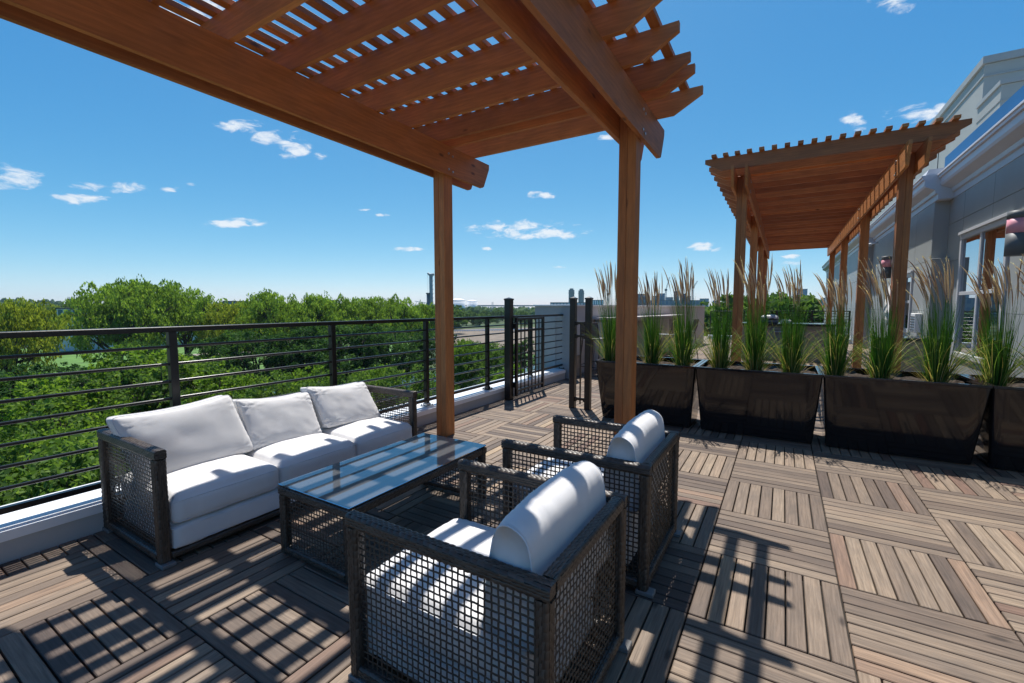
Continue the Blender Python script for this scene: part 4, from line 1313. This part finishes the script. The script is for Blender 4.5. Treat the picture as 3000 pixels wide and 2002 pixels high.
# ------------------------------------------------------------------ trees
def leaf(mb, p, size, tone, droop=0.0, flat=False):
    n = Vector((random.gauss(0, 1), random.gauss(0, 1), random.gauss(0.5, 0.8)))
    n.normalize()
    a = n.cross(Vector((random.gauss(0, 1), random.gauss(0, 1), random.gauss(0, 1)))).normalized()
    if droop: a = (a * (1 - droop) + Vector((0, 0, -1)) * droop).normalized()
    b = n.cross(a).normalized()
    L, W = size * random.uniform(0.7, 1.3), size * random.uniform(0.35, 0.6)
    q = [mb.vert(p - a * L * .5), mb.vert(p + b * W * .5), mb.vert(p + a * L * .5), mb.vert(p - b * W * .5)]
    mb.face(q, min(1, max(0, tone)))

def tree_proto(name, kind, leafmat, H=10.0, Wd=8.0, lobes=16, leaves=9000, size=0.28, seed=1, willow=False, trunk_h=0.22, low=0.18, cat='tree', skirt=False):
    random.seed(seed)
    r = thing(name, kind, cat, (0, 0, 0))
    tr = MB(); cr = MB()
    base_r = H * 0.028
    lb = []
    for k in range(lobes):
        a = random.uniform(0, 2 * math.pi)
        t = (k + 0.5) / lobes
        zz = H * (low + (1 - low) * (0.10 + 0.83 * t ** 0.8))
        prof = math.sin(math.pi * min(1, 0.14 + 0.80 * ((zz / H - low) / (1 - low)))) ** 0.6
        rr = Wd * 0.5 * prof * random.uniform(0.25, 0.80)
        rad = Wd * random.uniform(0.13, 0.22) * (0.65 + 0.5 * prof)
        lb.append((Vector((math.cos(a) * rr, math.sin(a) * rr, min(zz, H - rad * 0.6))), rad))
    # trunk with slight bends
    th = H * (trunk_h + 0.25)
    tp = [Vector((0, 0, -0.3))]
    for k in range(1, 6): tp.append(Vector((random.uniform(-.03, .03) * H, random.uniform(-.03, .03) * H, th * k / 5)))
    tr.tube(tp, [base_r * (1.25 - 0.13 * k) for k in range(6)], 9, 0.5)
    for (c, rad) in lb:
        s = tp[random.choice((2, 3, 4, 5))]
        m = s.lerp(c, 0.5) + Vector((random.uniform(-.04, .04) * H, random.uniform(-.04, .04) * H, -0.04 * H))
        tr.tube([s, m, c, c + Vector((0, 0, rad * 0.5))], [base_r * 0.5, base_r * 0.33, base_r * 0.16, base_r * 0.05], 6, 0.5, 0, False)
        for _ in range(3):
            e = c + Vector((random.gauss(0, 1), random.gauss(0, 1), random.gauss(0.2, 0.7))).normalized() * rad * 0.85
            tr.tube([m.lerp(c, 0.6), c.lerp(e, 0.5), e], [base_r * 0.16, base_r * 0.09, base_r * 0.03], 5, 0.5, 0, False)
    part(tr, 'trunk', M['bark'], r, False)
    tot = sum(rad ** 2 for _, rad in lb)
    for (c, rad) in lb:
        n = int(leaves * rad ** 2 / tot)
        ltone = random.uniform(-0.14, 0.14)
        # sub-clumps inside the lobe
        subs = [(c + Vector((random.gauss(0, 1), random.gauss(0, 1), random.gauss(0.25, 0.8))).normalized() * rad * random.uniform(0.45, 1.15), rad * random.uniform(0.16, 0.34), random.uniform(-0.18, 0.18)) for _ in range(15)]
        cnt = 0
        while cnt < n:
            sc_, sr, st = random.choice(subs)
            d = Vector((random.gauss(0, 1), random.gauss(0, 1), random.gauss(0, 0.75))).normalized()
            p = sc_ + d * sr * (random.random() ** 0.45)
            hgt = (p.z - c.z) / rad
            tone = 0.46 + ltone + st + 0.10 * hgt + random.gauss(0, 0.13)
            if willow:
                L = random.uniform(0.25, 0.9) * rad * 0.55
                q = p.copy(); dr = Vector((d.x * .5, d.y * .5, 0.15))
                m = random.randint(3, 5)
                for i in range(m):
                    leaf(cr, q + Vector((random.gauss(0, .08), random.gauss(0, .08), 0)), size, tone, 0.62)
                    dr = (dr + Vector((0, 0, -0.55))).normalized(); q = q + dr * (L / m)
                    cnt += 1
            else:
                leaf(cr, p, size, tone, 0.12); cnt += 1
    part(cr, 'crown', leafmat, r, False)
    r['H'] = H
    return r

P = {}
P['willow'] = tree_proto('willow_tree', 'x', M['leaf_willow'], 18, 17, 24, 17000, 0.55, 3, True, 0.22, 0.36)
P['willow2'] = tree_proto('willow_tree', 'x', M['leaf_willow'], 16, 15, 20, 15000, 0.52, 13, True, 0.22, 0.34)
P['yellow'] = tree_proto('honey_locust_tree', 'x', M['leaf_yellow'], 14, 14, 20, 13000, 0.45, 5, True, 0.22, 0.3)
P['bright'] = tree_proto('box_elder_tree', 'x', M['leaf_bright'], 9, 8, 26, 15000, 0.26, 7, False, 0.1, 0.08)
P['bright2'] = tree_proto('box_elder_tree', 'x', M['leaf_olive'], 8, 8.5, 24, 15000, 0.25, 17, False, 0.1, 0.05)
P['dark'] = tree_proto('maple_tree', 'x', M['leaf_dark'], 10, 9, 20, 12000, 0.33, 9, False, 0.1, 0.05)
P['dark2'] = tree_proto('maple_tree', 'x', M['leaf_dark'], 9, 10, 18, 12000, 0.33, 19, False, 0.1, 0.04)
P['far'] = tree_proto('oak_tree', 'x', M['leaf_far'], 11, 10, 14, 3600, 0.75, 11, False, 0.1, 0.05)
P['far2'] = tree_proto('oak_tree', 'x', M['leaf_far'], 10, 11, 13, 3600, 0.75, 23, False, 0.1, 0.05)
used = set()
random.seed(33)
def put(kind, u, vtop, dist, lab, group, wide=1.0):
    p = at_d(u, vtop, dist)
    h = p.z - GZ
    k = h / P[kind]['H']
    sxy = k * wide
    src = P[kind]
    if kind in used: o = copy_tree(src, (p.x, p.y, GZ), lab, random.uniform(0, 6.28), (sxy, sxy, k), group)
    else:
        o = src; used.add(kind); o.location = (p.x, p.y, GZ); o.scale = (sxy, sxy, k); o.rotation_euler = (0, 0, random.uniform(0, 6.28))
        o['label'] = lab; o['group'] = group
    return o

GW = 'big trees on the lawn across the river'
for (k, u, v, d, w, lab) in [
    ('willow', 335, 838, 104, 0.9, 'tallest spreading willow left of centre, above the sofa end'),
    ('willow2', 430, 836, 108, 1.0, 'broad willow crown right beside the tallest one'),
    ('willow', 545, 850, 112, 0.95, 'willow at the right shoulder of the tall willow group'),
    ('willow2', 215, 884, 240, 0.8, 'smaller willow at the left foot of the tall willow group'),
    ('yellow', 690, 892, 104, 0.95, 'yellow green tree in the dip in front of the dark flat roof'),
    ('willow', 810, 868, 98, 0.95, 'rounded willow above the middle sofa cushion'),
    ('willow2', 905, 874, 100, 0.9, 'willow above the right sofa cushion'),
    ('willow', 990, 880, 104, 0.9, 'willow crown above the far end of the sofa'),
    ('willow2', 1075, 882, 108, 0.9, 'willow left of the bridge truss on the skyline'),
    ('willow', 1160, 878, 106, 0.9, 'willow just left of the tall drilling mast'),
    ('willow2', 1248, 896, 112, 0.8, 'willow right behind the nearer pergola post'),
    ('yellow', 15, 890, 82, 0.72, 'yellow green tree at the left edge of the picture'),
    ('yellow', 165, 896, 245, 0.8, 'low yellow green tree left of the willow group'),
    ('yellow', 85, 903, 150, 0.6, 'small yellow green tree between the left edge tree and its neighbour')]:
    put(k, u, v, d, lab, GW, w)
GD = 'dark trees on the far river bank'
for (k, u, v, d, w, lab) in [
    ('dark', 70, 1085, 58, 1.4, 'dark maple low on the left behind the upper rods'),
    ('dark2', 200, 1082, 64, 1.3, 'dark maple below the lawn at left'),
    ('dark', -60, 1075, 52, 1.5, 'dark maple cut by the left edge'),
    ('dark2', 420, 1000, 84, 0.8, 'dark maple at the foot of the tallest willow'),
    ('dark', 640, 985, 74, 1.1, 'dark maple under the yellow green tree'),
    ('dark2', 760, 975, 72, 1.1, 'dark maple right of the rail post above the sofa'),
    ('dark', 860, 962, 70, 1.2, 'dark maple between the two posts above the sofa'),
    ('dark2', 960, 958, 70, 1.2, 'dark maple behind the second visible rail post'),
    ('dark', 1055, 962, 72, 1.2, 'dark maple left of the third rail post'),
    ('dark2', 1150, 962, 74, 1.1, 'dark maple behind the third rail post'),
    ('dark', 1240, 966, 78, 1.1, 'dark maple directly left of the pergola post'),
    ('dark2', 500, 1060, 58, 1.3, 'dark maple in shade below the willows'),
    ('dark', 1320, 985, 96, 0.7, 'dark maple just right of the pergola post')]:
    put(k, u, v, d, lab, GD, w)
GB = 'green trees on the near river bank'
nb = [('bright', 470, 1022, 40, 1.0, 'bright tree topping the near bank left of the sofa pillows'),
      ('bright2', 385, 1074, 37, 1.0, 'bright tree on the near bank above the sofa arm'),
      ('bright', 230, 1115, 36, 1.0, 'bright tree left of the sofa at mid rail height'),
      ('bright2', 570, 1075, 39, 1.0, 'bright tree right of the rail post above the first pillow'),
      ('bright', 680, 1095, 38, 1.0, 'bright tree above the gap between first and second pillow'),
      ('bright2', 800, 1110, 36, 0.9, 'low bright tree above the second pillow'),
      ('bright', 915, 1085, 40, 0.9, 'bright tree above the third pillow'),
      ('bright2', 1010, 1100, 37, 0.95, 'bright tree above the far sofa arm'),
      ('bright', 1095, 1075, 42, 0.95, 'bright tree right of the far sofa arm'),
      ('bright2', 1190, 1090, 38, 1.0, 'bright tree left of the pergola post foot'),
      ('bright', 1345, 1000, 58, 0.9, 'bright tree between pergola post and gate'),
      ('bright2', 1425, 1016, 56, 0.9, 'bright tree left of the tall gate post'),
      ('bright', 1480, 1085, 40, 0.8, 'low bright tree behind the tall gate post'),
      ('bright2', 15, 1225, 30, 1.0, 'bright tree low at the left edge'),
      ('bright', 120, 1265, 29, 0.9, 'bright tree low on the left beside the edge tree'),
      ('bright2', 45, 1340, 22, 1.1, 'nearest bright tree at the bottom left behind the lowest rods'),
      ('bright', 250, 1270, 26, 1.0, 'bright tree just left of the sofa arm top'),
      ('bright2', 180, 1365, 21, 1.0, 'bright tree right above the white kerb at left'),
      ('bright', 360, 1225, 30, 1.0, 'bright tree right behind the first sofa pillow'),
      ('bright2', 620, 1190, 28, 1.0, 'bright tree right behind the second sofa pillow'),
      ('bright', 820, 1180, 28, 1.0, 'bright tree right behind the back of the sofa'),
      ('bright2', 1000, 1185, 27, 1.0, 'bright tree seen through the far sofa arm'),
      ('bright', 1240, 1180, 30, 1.0, 'bright tree behind the foot of the third rail post'),
      ('bright2', 1360, 1150, 32, 0.9, 'bright tree just above the white kerb near the gate')]
for (k, u, v, d, w, lab) in nb: put(k, u, v, d, lab.replace('bright tree', 'olive green tree') if k == 'bright2' else lab, GB, w)

GF = 'trees of the distant green belt'
FL = 'dark green tree in the distant belt of woods, one among many alike'
random.seed(44)
for q in range(34):                                   # belt right of the pergola post
    u = 1335 + (1600 - 1335) * random.random(); d = random.uniform(310, 470)
    put(random.choice(('far', 'far2')), u, 908 + random.uniform(-4, 12) + (470 - d) * 0.08, d, FL, GF, 1.2)
for q in range(46):                                   # wooded hill beyond the far railing
    u = random.uniform(2040, 2460); d = random.uniform(60, 170)
    hgt = 862 + 40 * abs((u - 2270) / 190) ** 1.6
    put(random.choice(('far', 'far2')), u, max(hgt, 866) + random.uniform(0, 45), d, FL, GF, 1.1)
for q in range(60):                                   # general far belt all round
    u = random.uniform(-600, 1350); d = random.uniform(190, 420)
    put(random.choice(('far', 'far2')), u, 903 + random.uniform(-8, 10), d, FL, GF, 1.3)
for q in range(14):                                   # behind dirt slope
    put(random.choice(('bright', 'dark2')), 1335 + q * 15, 1008 + random.uniform(-14, 14), random.uniform(85, 120), 'low bushy tree between the bare slope and the river', 'bushy trees by the bare slope', 0.9)
# distant woods as one mass
def woods():
    random.seed(55)
    mb = MB()
    for q in range(2600):
        u = random.uniform(-1500, 4500); d = random.uniform(450, 1500)
        p = at_d(u, 903, d)
        h = random.uniform(9, 15); w = random.uniform(8, 16)
        if u < 180: h += 14 * (d / 1200) ** 2 * 1.0
        n = 7
        ring0 = [mb.vert((p.x + math.cos(a) * w * .5, p.y + math.sin(a) * w * .5, GZ)) for a in [2 * math.pi * k / n for k in range(n)]]
        ring1 = [mb.vert((p.x + math.cos(a) * w * random.uniform(.4, .6), p.y + math.sin(a) * w * random.uniform(.4, .6), GZ + h * random.uniform(.5, .75))) for a in [2 * math.pi * k / n for k in range(n)]]
        ring2 = [mb.vert((p.x + math.cos(a) * w * random.uniform(.12, .32), p.y + math.sin(a) * w * random.uniform(.12, .32), GZ + h * random.uniform(.85, 1.0))) for a in [2 * math.pi * k / n for k in range(n)]]
        t = random.uniform(0.15, 0.75)
        for k in range(n):
            k2 = (k + 1) % n
            mb.face([ring0[k], ring0[k2], ring1[k2], ring1[k]], t); mb.face([ring1[k], ring1[k2], ring2[k2], ring2[k]], t + random.uniform(-.1, .1))
        mb.face(ring2, t)
    o = mb.build('distant_woods', M['leaf_far'], None, None, False)
    tag(o, 'distant woods reading as one dark green mass along the horizon', 'woods', None, 'stuff')
woods()

# ------------------------------------------------------------------ skyline
def slab(name, label, cat, u0, u1, vt, vb, dist, mat, depth=30, wins=None, group=None):
    """building seen between u0..u1 with roof at vt, standing on the ground"""
    a, b = at_d(u0, vt, dist), at_d(u1, vt, dist)
    w = (b - a).length; c = (a + b) / 2
    d = (b - a); d.z = 0; d.normalize()
    zt = c.z
    r = thing(name, label, cat, (c.x, c.y, GZ), group)
    nrm = Vector((d.y, -d.x, 0))
    if nrm.dot(Vector((c.x - CAM.x, c.y - CAM.y, 0))) < 0: nrm = -nrm
    cc = c + nrm * depth / 2
    mb = MB(); obox(mb, (cc.x, cc.y, 0), d, w, depth, GZ, zt); part(mb, 'wall', mat, r)
    mb = MB(); obox(mb, (cc.x, cc.y, 0), d, w * 1.01, depth * 1.01, zt + 0.01, zt + max(0.3, dist * 0.0007)); part(mb, 'roof', M['roofdark'], r)
    if wins:
        nx, nz, wm = wins
        H = zt - GZ
        mb = MB()
        for i in range(nx):
            for j in range(nz):
                x = (-0.5 + (i + 0.5) / nx) * w
                z = zt - H * (j + 0.6) / (nz + 0.6)
                q = c + d * x - nrm * 0.06
                obox(mb, (q.x, q.y, 0), d, w / nx * 0.6, 0.1, z, z + H / (nz + 0.6) * 0.55)
        part(mb, 'windows', wm, r)
    return r
slab('low_office', 'low white roofed building with teal windows behind the willows at left', 'building', 165, 640, 905, 0, 190, M['trim'], 40, (26, 2, M['teal']))
slab('flat_roof_building', 'dark flat roofed building in the gap between the willows', 'building', 652, 762, 884, 0, 260, M['roofdark'], 40, (8, 2, M['farglass']))
slab('flat_roof_building', 'small dark building with stepped roof above the third pillow', 'building', 925, 988, 881, 0, 240, M['roofdark'], 30, (5, 2, M['fargrey']))
slab('teal_hall', 'pale hall with bright teal front right of the gate posts', 'building', 1728, 1768, 880, 0, 500, M['farglass'], 40, (6, 2, M['white']))
slab('brick_block', 'brick and grey block right of the near pergola post', 'building', 1862, 1900, 862, 0, 520, M['farbrick'], 40, (5, 4, M['fargrey']))
slab('long_depot', 'long low grey depot beyond the parapet wall', 'building', 1612, 1730, 887, 0, 420, M['fargrey'], 40, (12, 1, M['trim']))
slab('long_depot', 'wide grey depot behind the first reed clumps', 'building', 1895, 2050, 881, 0, 620, M['fargrey'], 40, (14, 2, M['farblue']))
sky_b = [(1908, 1925, 868), (1927, 1948, 861), (1950, 1972, 872), (1974, 1990, 855), (1992, 2010, 862), (2010, 2024, 869), (2050, 2077, 876), (2088, 2110, 882), (2112, 2132, 887), (2002, 2018, 876)]
names = ['tower just right of the brick block', 'tall tower left of the second reed clump', 'low tower between two cranes', 'slim tower behind the second reed clump', 'broad tower right of the second reed clump', 'stepped tower at the end of the close skyline group', 'blocky blue tower standing alone right of the skyline group', 'low blue block left of the far pergola post', 'lowest blue block beside the far pergola post', 'squat tower in front of the skyline group']
for q, (a, b, v) in enumerate(sky_b):
    slab('skyline_tower', 'hazy blue grey ' + names[q], 'tower', a, b, v, 0, 900 + 40 * (q % 3), M['farblue'] if q % 2 else M['fargrey'], 30, (4, 9, M['farglass']), 'city skyline towers')
slab('skyline_tower', 'tall bright blue glass tower framed by the far pergola', 'tower', 2338, 2366, 848, 0, 1100, M['farglass'], 30, (7, 14, M['farblue']), 'city skyline towers')
slab('skyline_tower', 'low blue tower just left of the far pergola right posts', 'tower', 2404, 2420, 874, 0, 1000, M['farblue'], 30, (3, 6, M['farglass']), 'city skyline towers')

def tank(u0, u1, vs, vt, dist, lab):
    a, b = at_d(u0, vs, dist), at_d(u1, vs, dist); c = (a + b) / 2; R_ = (b - a).length / 2
    top = at_d((u0 + u1) / 2, vt, dist).z
    r = thing('storage_tank', lab, 'storage tank', (c.x, c.y, GZ), 'white storage tanks')
    mb = MB(); mb.tube([(c.x, c.y, GZ), (c.x, c.y, c.z)], R_, 40); part(mb, 'shell', M['white'], r)
    mb = MB(); pts = [(c.x, c.y, c.z + 0.02 + (top - c.z) * math.sin(k / 8 * math.pi / 2)) for k in range(9)]
    mb.tube(pts, [max(0.05, R_ * 1.01 * math.cos(k / 8 * math.pi / 2)) for k in range(9)], 40); part(mb, 'dome', M['white'], r)
tank(1318, 1363.5, 882.5, 875, 620, 'larger white domed storage tank right of the pergola post')
tank(1367, 1398.5, 885, 879.5, 640, 'smaller white domed storage tank beside the larger one')

def chimney(u, vt, lab):
    dist = 900
    c = at_d(u, vt, dist); s = dist / 1306
    r = thing('chimney', lab, 'chimney', (c.x, c.y, GZ), 'power station chimneys')
    mb = MB(); mb.box(c.x - 6.2 * s, c.x + 6.2 * s, c.y - 6.2 * s, c.y + 6.2 * s, GZ, c.z - 4 * s); part(mb, 'stack', M['chimney'], r)
    mb = MB(); mb.box(c.x - 7 * s, c.x + 7 * s, c.y - 7 * s, c.y + 7 * s, c.z - 14 * s, c.z - 12 * s); part(mb, 'collar', M['chimney'], r)
    mb = MB(); mb.box(c.x - 4 * s, c.x + 4 * s, c.y - 4 * s, c.y + 4 * s, c.z - 4 * s + 0.05, c.z); part(mb, 'cap', M['chimney'], r)
chimney(1674.5, 845.5, 'left of two square grey chimneys above the gate posts')
chimney(1703, 847.5, 'right of two square grey chimneys above the gate posts')

def truss(name, lab, cat, p0, p1, w, bays, mat, group=None):
    """lattice member of square section from p0 to p1"""
    p0, p1 = Vector(p0), Vector(p1)
    r = thing(name, lab, cat, tuple(p0), group)
    t = (p1 - p0).normalized()
    a = t.cross(Vector((0.3, 0.2, 1)).normalized()).normalized(); b = t.cross(a)
    mb = MB(); L = (p1 - p0).length
    cs = [(a * i + b * j) * w / 2 for i, j in ((-1, -1), (1, -1), (1, 1), (-1, 1))]
    for c in cs: mb.tube([p0 + c, p1 + c], w * 0.10, 4)
    for k in range(bays):
        for m in range(4):
            mb.tube([p0 + t * (L * k / bays) + cs[m], p0 + t * (L * (k + 1) / bays) + cs[(m + 1) % 4]], w * 0.06, 4, 0.5, 0, False)
    part(mb, 'lattice', mat, r)
    return r
def rig():
    D = 300
    g = lambda u, v, d=D: at_d(u, v, d)
    base = g(1262, 905)
    r = thing('drilling_rig', 'tall grey drilling rig mast rising left of the pergola post', 'drilling rig', (base.x, base.y, GZ))
    top = g(1262, 806)
    mb = MB(); mb.box(top.x - 0.75, top.x + 0.75, top.y - 0.75, top.y + 0.75, GZ, top.z); part(mb, 'mast', M['lattgrey'], r)
    mb = MB()
    q0, q1 = g(1267, 905), g(1266.5, 808)
    for k in range(24):
        z0 = GZ + (q1.z - GZ) * k / 24; z1 = GZ + (q1.z - GZ) * (k + 1) / 24
        mb.tube([(q1.x, q1.y, z0), (q1.x + (0.9 if k % 2 else -0.3), q1.y, z1)], 0.12, 4)
    mb.tube([(q1.x, q1.y, GZ), (q1.x, q1.y, q1.z)], 0.25, 6)
    part(mb, 'ladder', M['lattgrey'], r)
    mb = MB(); a, b, c = g(1253, 800), g(1259, 806), g(1272, 804)
    mb.tube([a, b, c], [0.7, 0.9, 0.8], 8); part(mb, 'head', M['lattgrey'], r)
    mb = MB(); s, e = g(1254, 862), g(1254, 905); mb.tube([(s.x, s.y, s.z), (s.x, s.y, GZ)], 1.0, 10); mb.tube([(s.x, s.y, s.z), (s.x, s.y, s.z + 0.8)], 1.35, 10); part(mb, 'drill_string', M['lampgrey'], r)
    mb = MB(); mb.tube([a, (s.x, s.y, s.z)], 0.07, 4); part(mb, 'cable', M['lampgrey'], r)
rig()

def viaduct():
    D = 1000
    a, b = at_d(1215, 896, D), at_d(1600, 898.5, D)
    r = thing('steel_viaduct', 'long steel green viaduct with truss span crossing the horizon', 'bridge', (a.x, a.y, GZ))
    mb = MB(); d = (b - a).normalized(); L = (b - a).length; c = (a + b) / 2
    dh = Vector((d.x, d.y, 0)).normalized()
    obox(mb, (c.x, c.y, 0), dh, L, 12, a.z - 1.6, a.z + 1.2); part(mb, 'deck', M['rust'], r)
    for k in range(26):
        p = a.lerp(b, (k + .5) / 26)
        mb = MB(); obox(mb, (p.x, p.y, 0), dh, 2.2, 9, GZ, p.z - 1.6); part(mb, 'pier', M['rust'], r)
    mb = MB()
    for k in range(12):
        p = a.lerp(b, k / 26 * 0.5); q = a.lerp(b, (k + 1) / 26 * 0.5)
        h0 = 9 * max(0, 1 - k / 11) ; h1 = 9 * max(0, 1 - (k + 1) / 11)
        mb.tube([(p.x, p.y, p.z + 1 + h0), (q.x, q.y, q.z + 1 + h1)], 0.6, 4); mb.tube([(p.x, p.y, p.z + 1), (q.x, q.y, q.z + 1 + h1)], 0.4, 4)
    part(mb, 'truss', M['rust'], r)
viaduct()

def tcrane(u0, v0, u1, v1, dist, lab, cab=None):
    base = at_d(u0, 905, dist); hub = at_d(u0, v0, dist); tip = at_d(u1, v1, dist)
    r = truss('tower_crane', lab, 'crane', (hub.x, hub.y, hub.z), tuple(tip), dist * 0.0016, 12, M['lattgrey'], 'construction cranes')
    mb = MB(); w = dist * 0.0011
    for i in (-1, 1):
        for j in (-1, 1): mb.tube([(hub.x + i * w, hub.y + j * w, GZ), (hub.x + i * w, hub.y + j * w, hub.z)], w * 0.3, 4)
    for k in range(14):
        z0, z1 = GZ + (hub.z - GZ) * k / 14, GZ + (hub.z - GZ) * (k + 1) / 14
        mb.tube([(hub.x - w, hub.y, z0), (hub.x + w, hub.y, z1)], w * 0.2, 4)
    part(mb, 'mast', M['lattgrey'], r)
    bk = hub + (hub - tip) * 0.16
    mb = MB(); mb.box(hub.x - w * 2, hub.x + w * 2, hub.y - w * 2, hub.y + w * 2, hub.z - w * 2, hub.z + w * 2); mb.tube([hub, (bk.x, bk.y, hub.z + 0.5)], w * 1.2, 6); part(mb, 'counterweight', M['lampgrey'], r)
tcrane(1781, 862, 1757, 790, 700, 'leaning luffing crane just left of the near pergola post')
tcrane(1951, 850, 1962, 812, 800, 'crane rising between two skyline towers')
tcrane(2031, 842, 2044, 823, 850, 'small crane left of the far pergola')
def barrier():
    a, b = at_z(1330, 973, GZ), at_z(1600, 968, GZ)
    r = thing('road_barrier', 'long pale guard rail along the road above the bare earth slope', 'barrier', (a.x, a.y, GZ))
    d = (b - a); L = d.length; d.normalize(); c = (a + b) / 2
    mb = MB(); obox(mb, (c.x, c.y, 0), Vector((d.x, d.y, 0)).normalized(), L, 0.25, GZ + 0.5, GZ + 1.1); part(mb, 'rail', M['white'], r)
    for k in range(40):
        p = a.lerp(b, (k + .5) / 40)
        mb = MB(); mb.box(p.x - 0.15, p.x + 0.15, p.y - 0.15, p.y + 0.15, GZ, GZ + 0.5); part(mb, 'post', M['white'], r)
barrier()
def mast():
    p = at_d(204, 870, 700)
    truss('lattice_mast', 'thin lattice mast on the skyline left of the willow group', 'mast', (p.x, p.y, GZ), (p.x, p.y, p.z), 2.2, 18, M['lattgrey'])
    p = at_d(1443, 885, 900)
    truss('lattice_mast', 'small pylon above the viaduct right of the white tanks', 'mast', (p.x, p.y, GZ), (p.x, p.y, p.z), 3.0, 14, M['lattgrey'])
mast()
def hills():
    mb = MB()
    n = 60; D = 1500
    top, bot, back = [], [], []
    for k in range(n + 1):
        u = -900 + k * (1900 / n)
        v = 893 - 9 * math.exp(-((u - 20) / 70) ** 2) - 3 * noise.noise((u * 0.02, 0, 3)) - 5 * math.exp(-((u + 300) / 200) ** 2)
        if u > 200: v = 893 + (u - 200) * 0.02
        p = at_d(u, v, D); top.append(mb.vert((p.x, p.y, p.z))); bot.append(mb.vert((p.x * 0.9, p.y * 0.9, GZ))); back.append(mb.vert((p.x * 1.3, p.y * 1.3, GZ)))
    for k in range(n):
        mb.face([bot[k], bot[k + 1], top[k + 1], top[k]]); mb.face([top[k], top[k + 1], back[k + 1], back[k]])
    struct(mb, 'hills', M['farland'])
hills()

# ------------------------------------------------------------------ air between the deck and the skyline
def haze():
    mb = MB(); mb.box(-3100, 3100, -3100, 3100, GZ - 1, 75)
    m = bpy.data.materials.new('pale_air'); m.use_nodes = True
    n, l = m.node_tree.nodes, m.node_tree.links
    n.remove(n['Principled BSDF'])
    v = n.new('ShaderNodeVolumePrincipled'); v.inputs['Color'].default_value = (0.60, 0.85, 0.97, 1); v.inputs['Density'].default_value = 0.00010
    v.inputs['Anisotropy'].default_value = 0.3
    l.new(v.outputs[0], n['Material Output'].inputs['Volume'])
    o = mb.build('haze', m, None, None, True); o['kind'] = 'stuff'
haze()
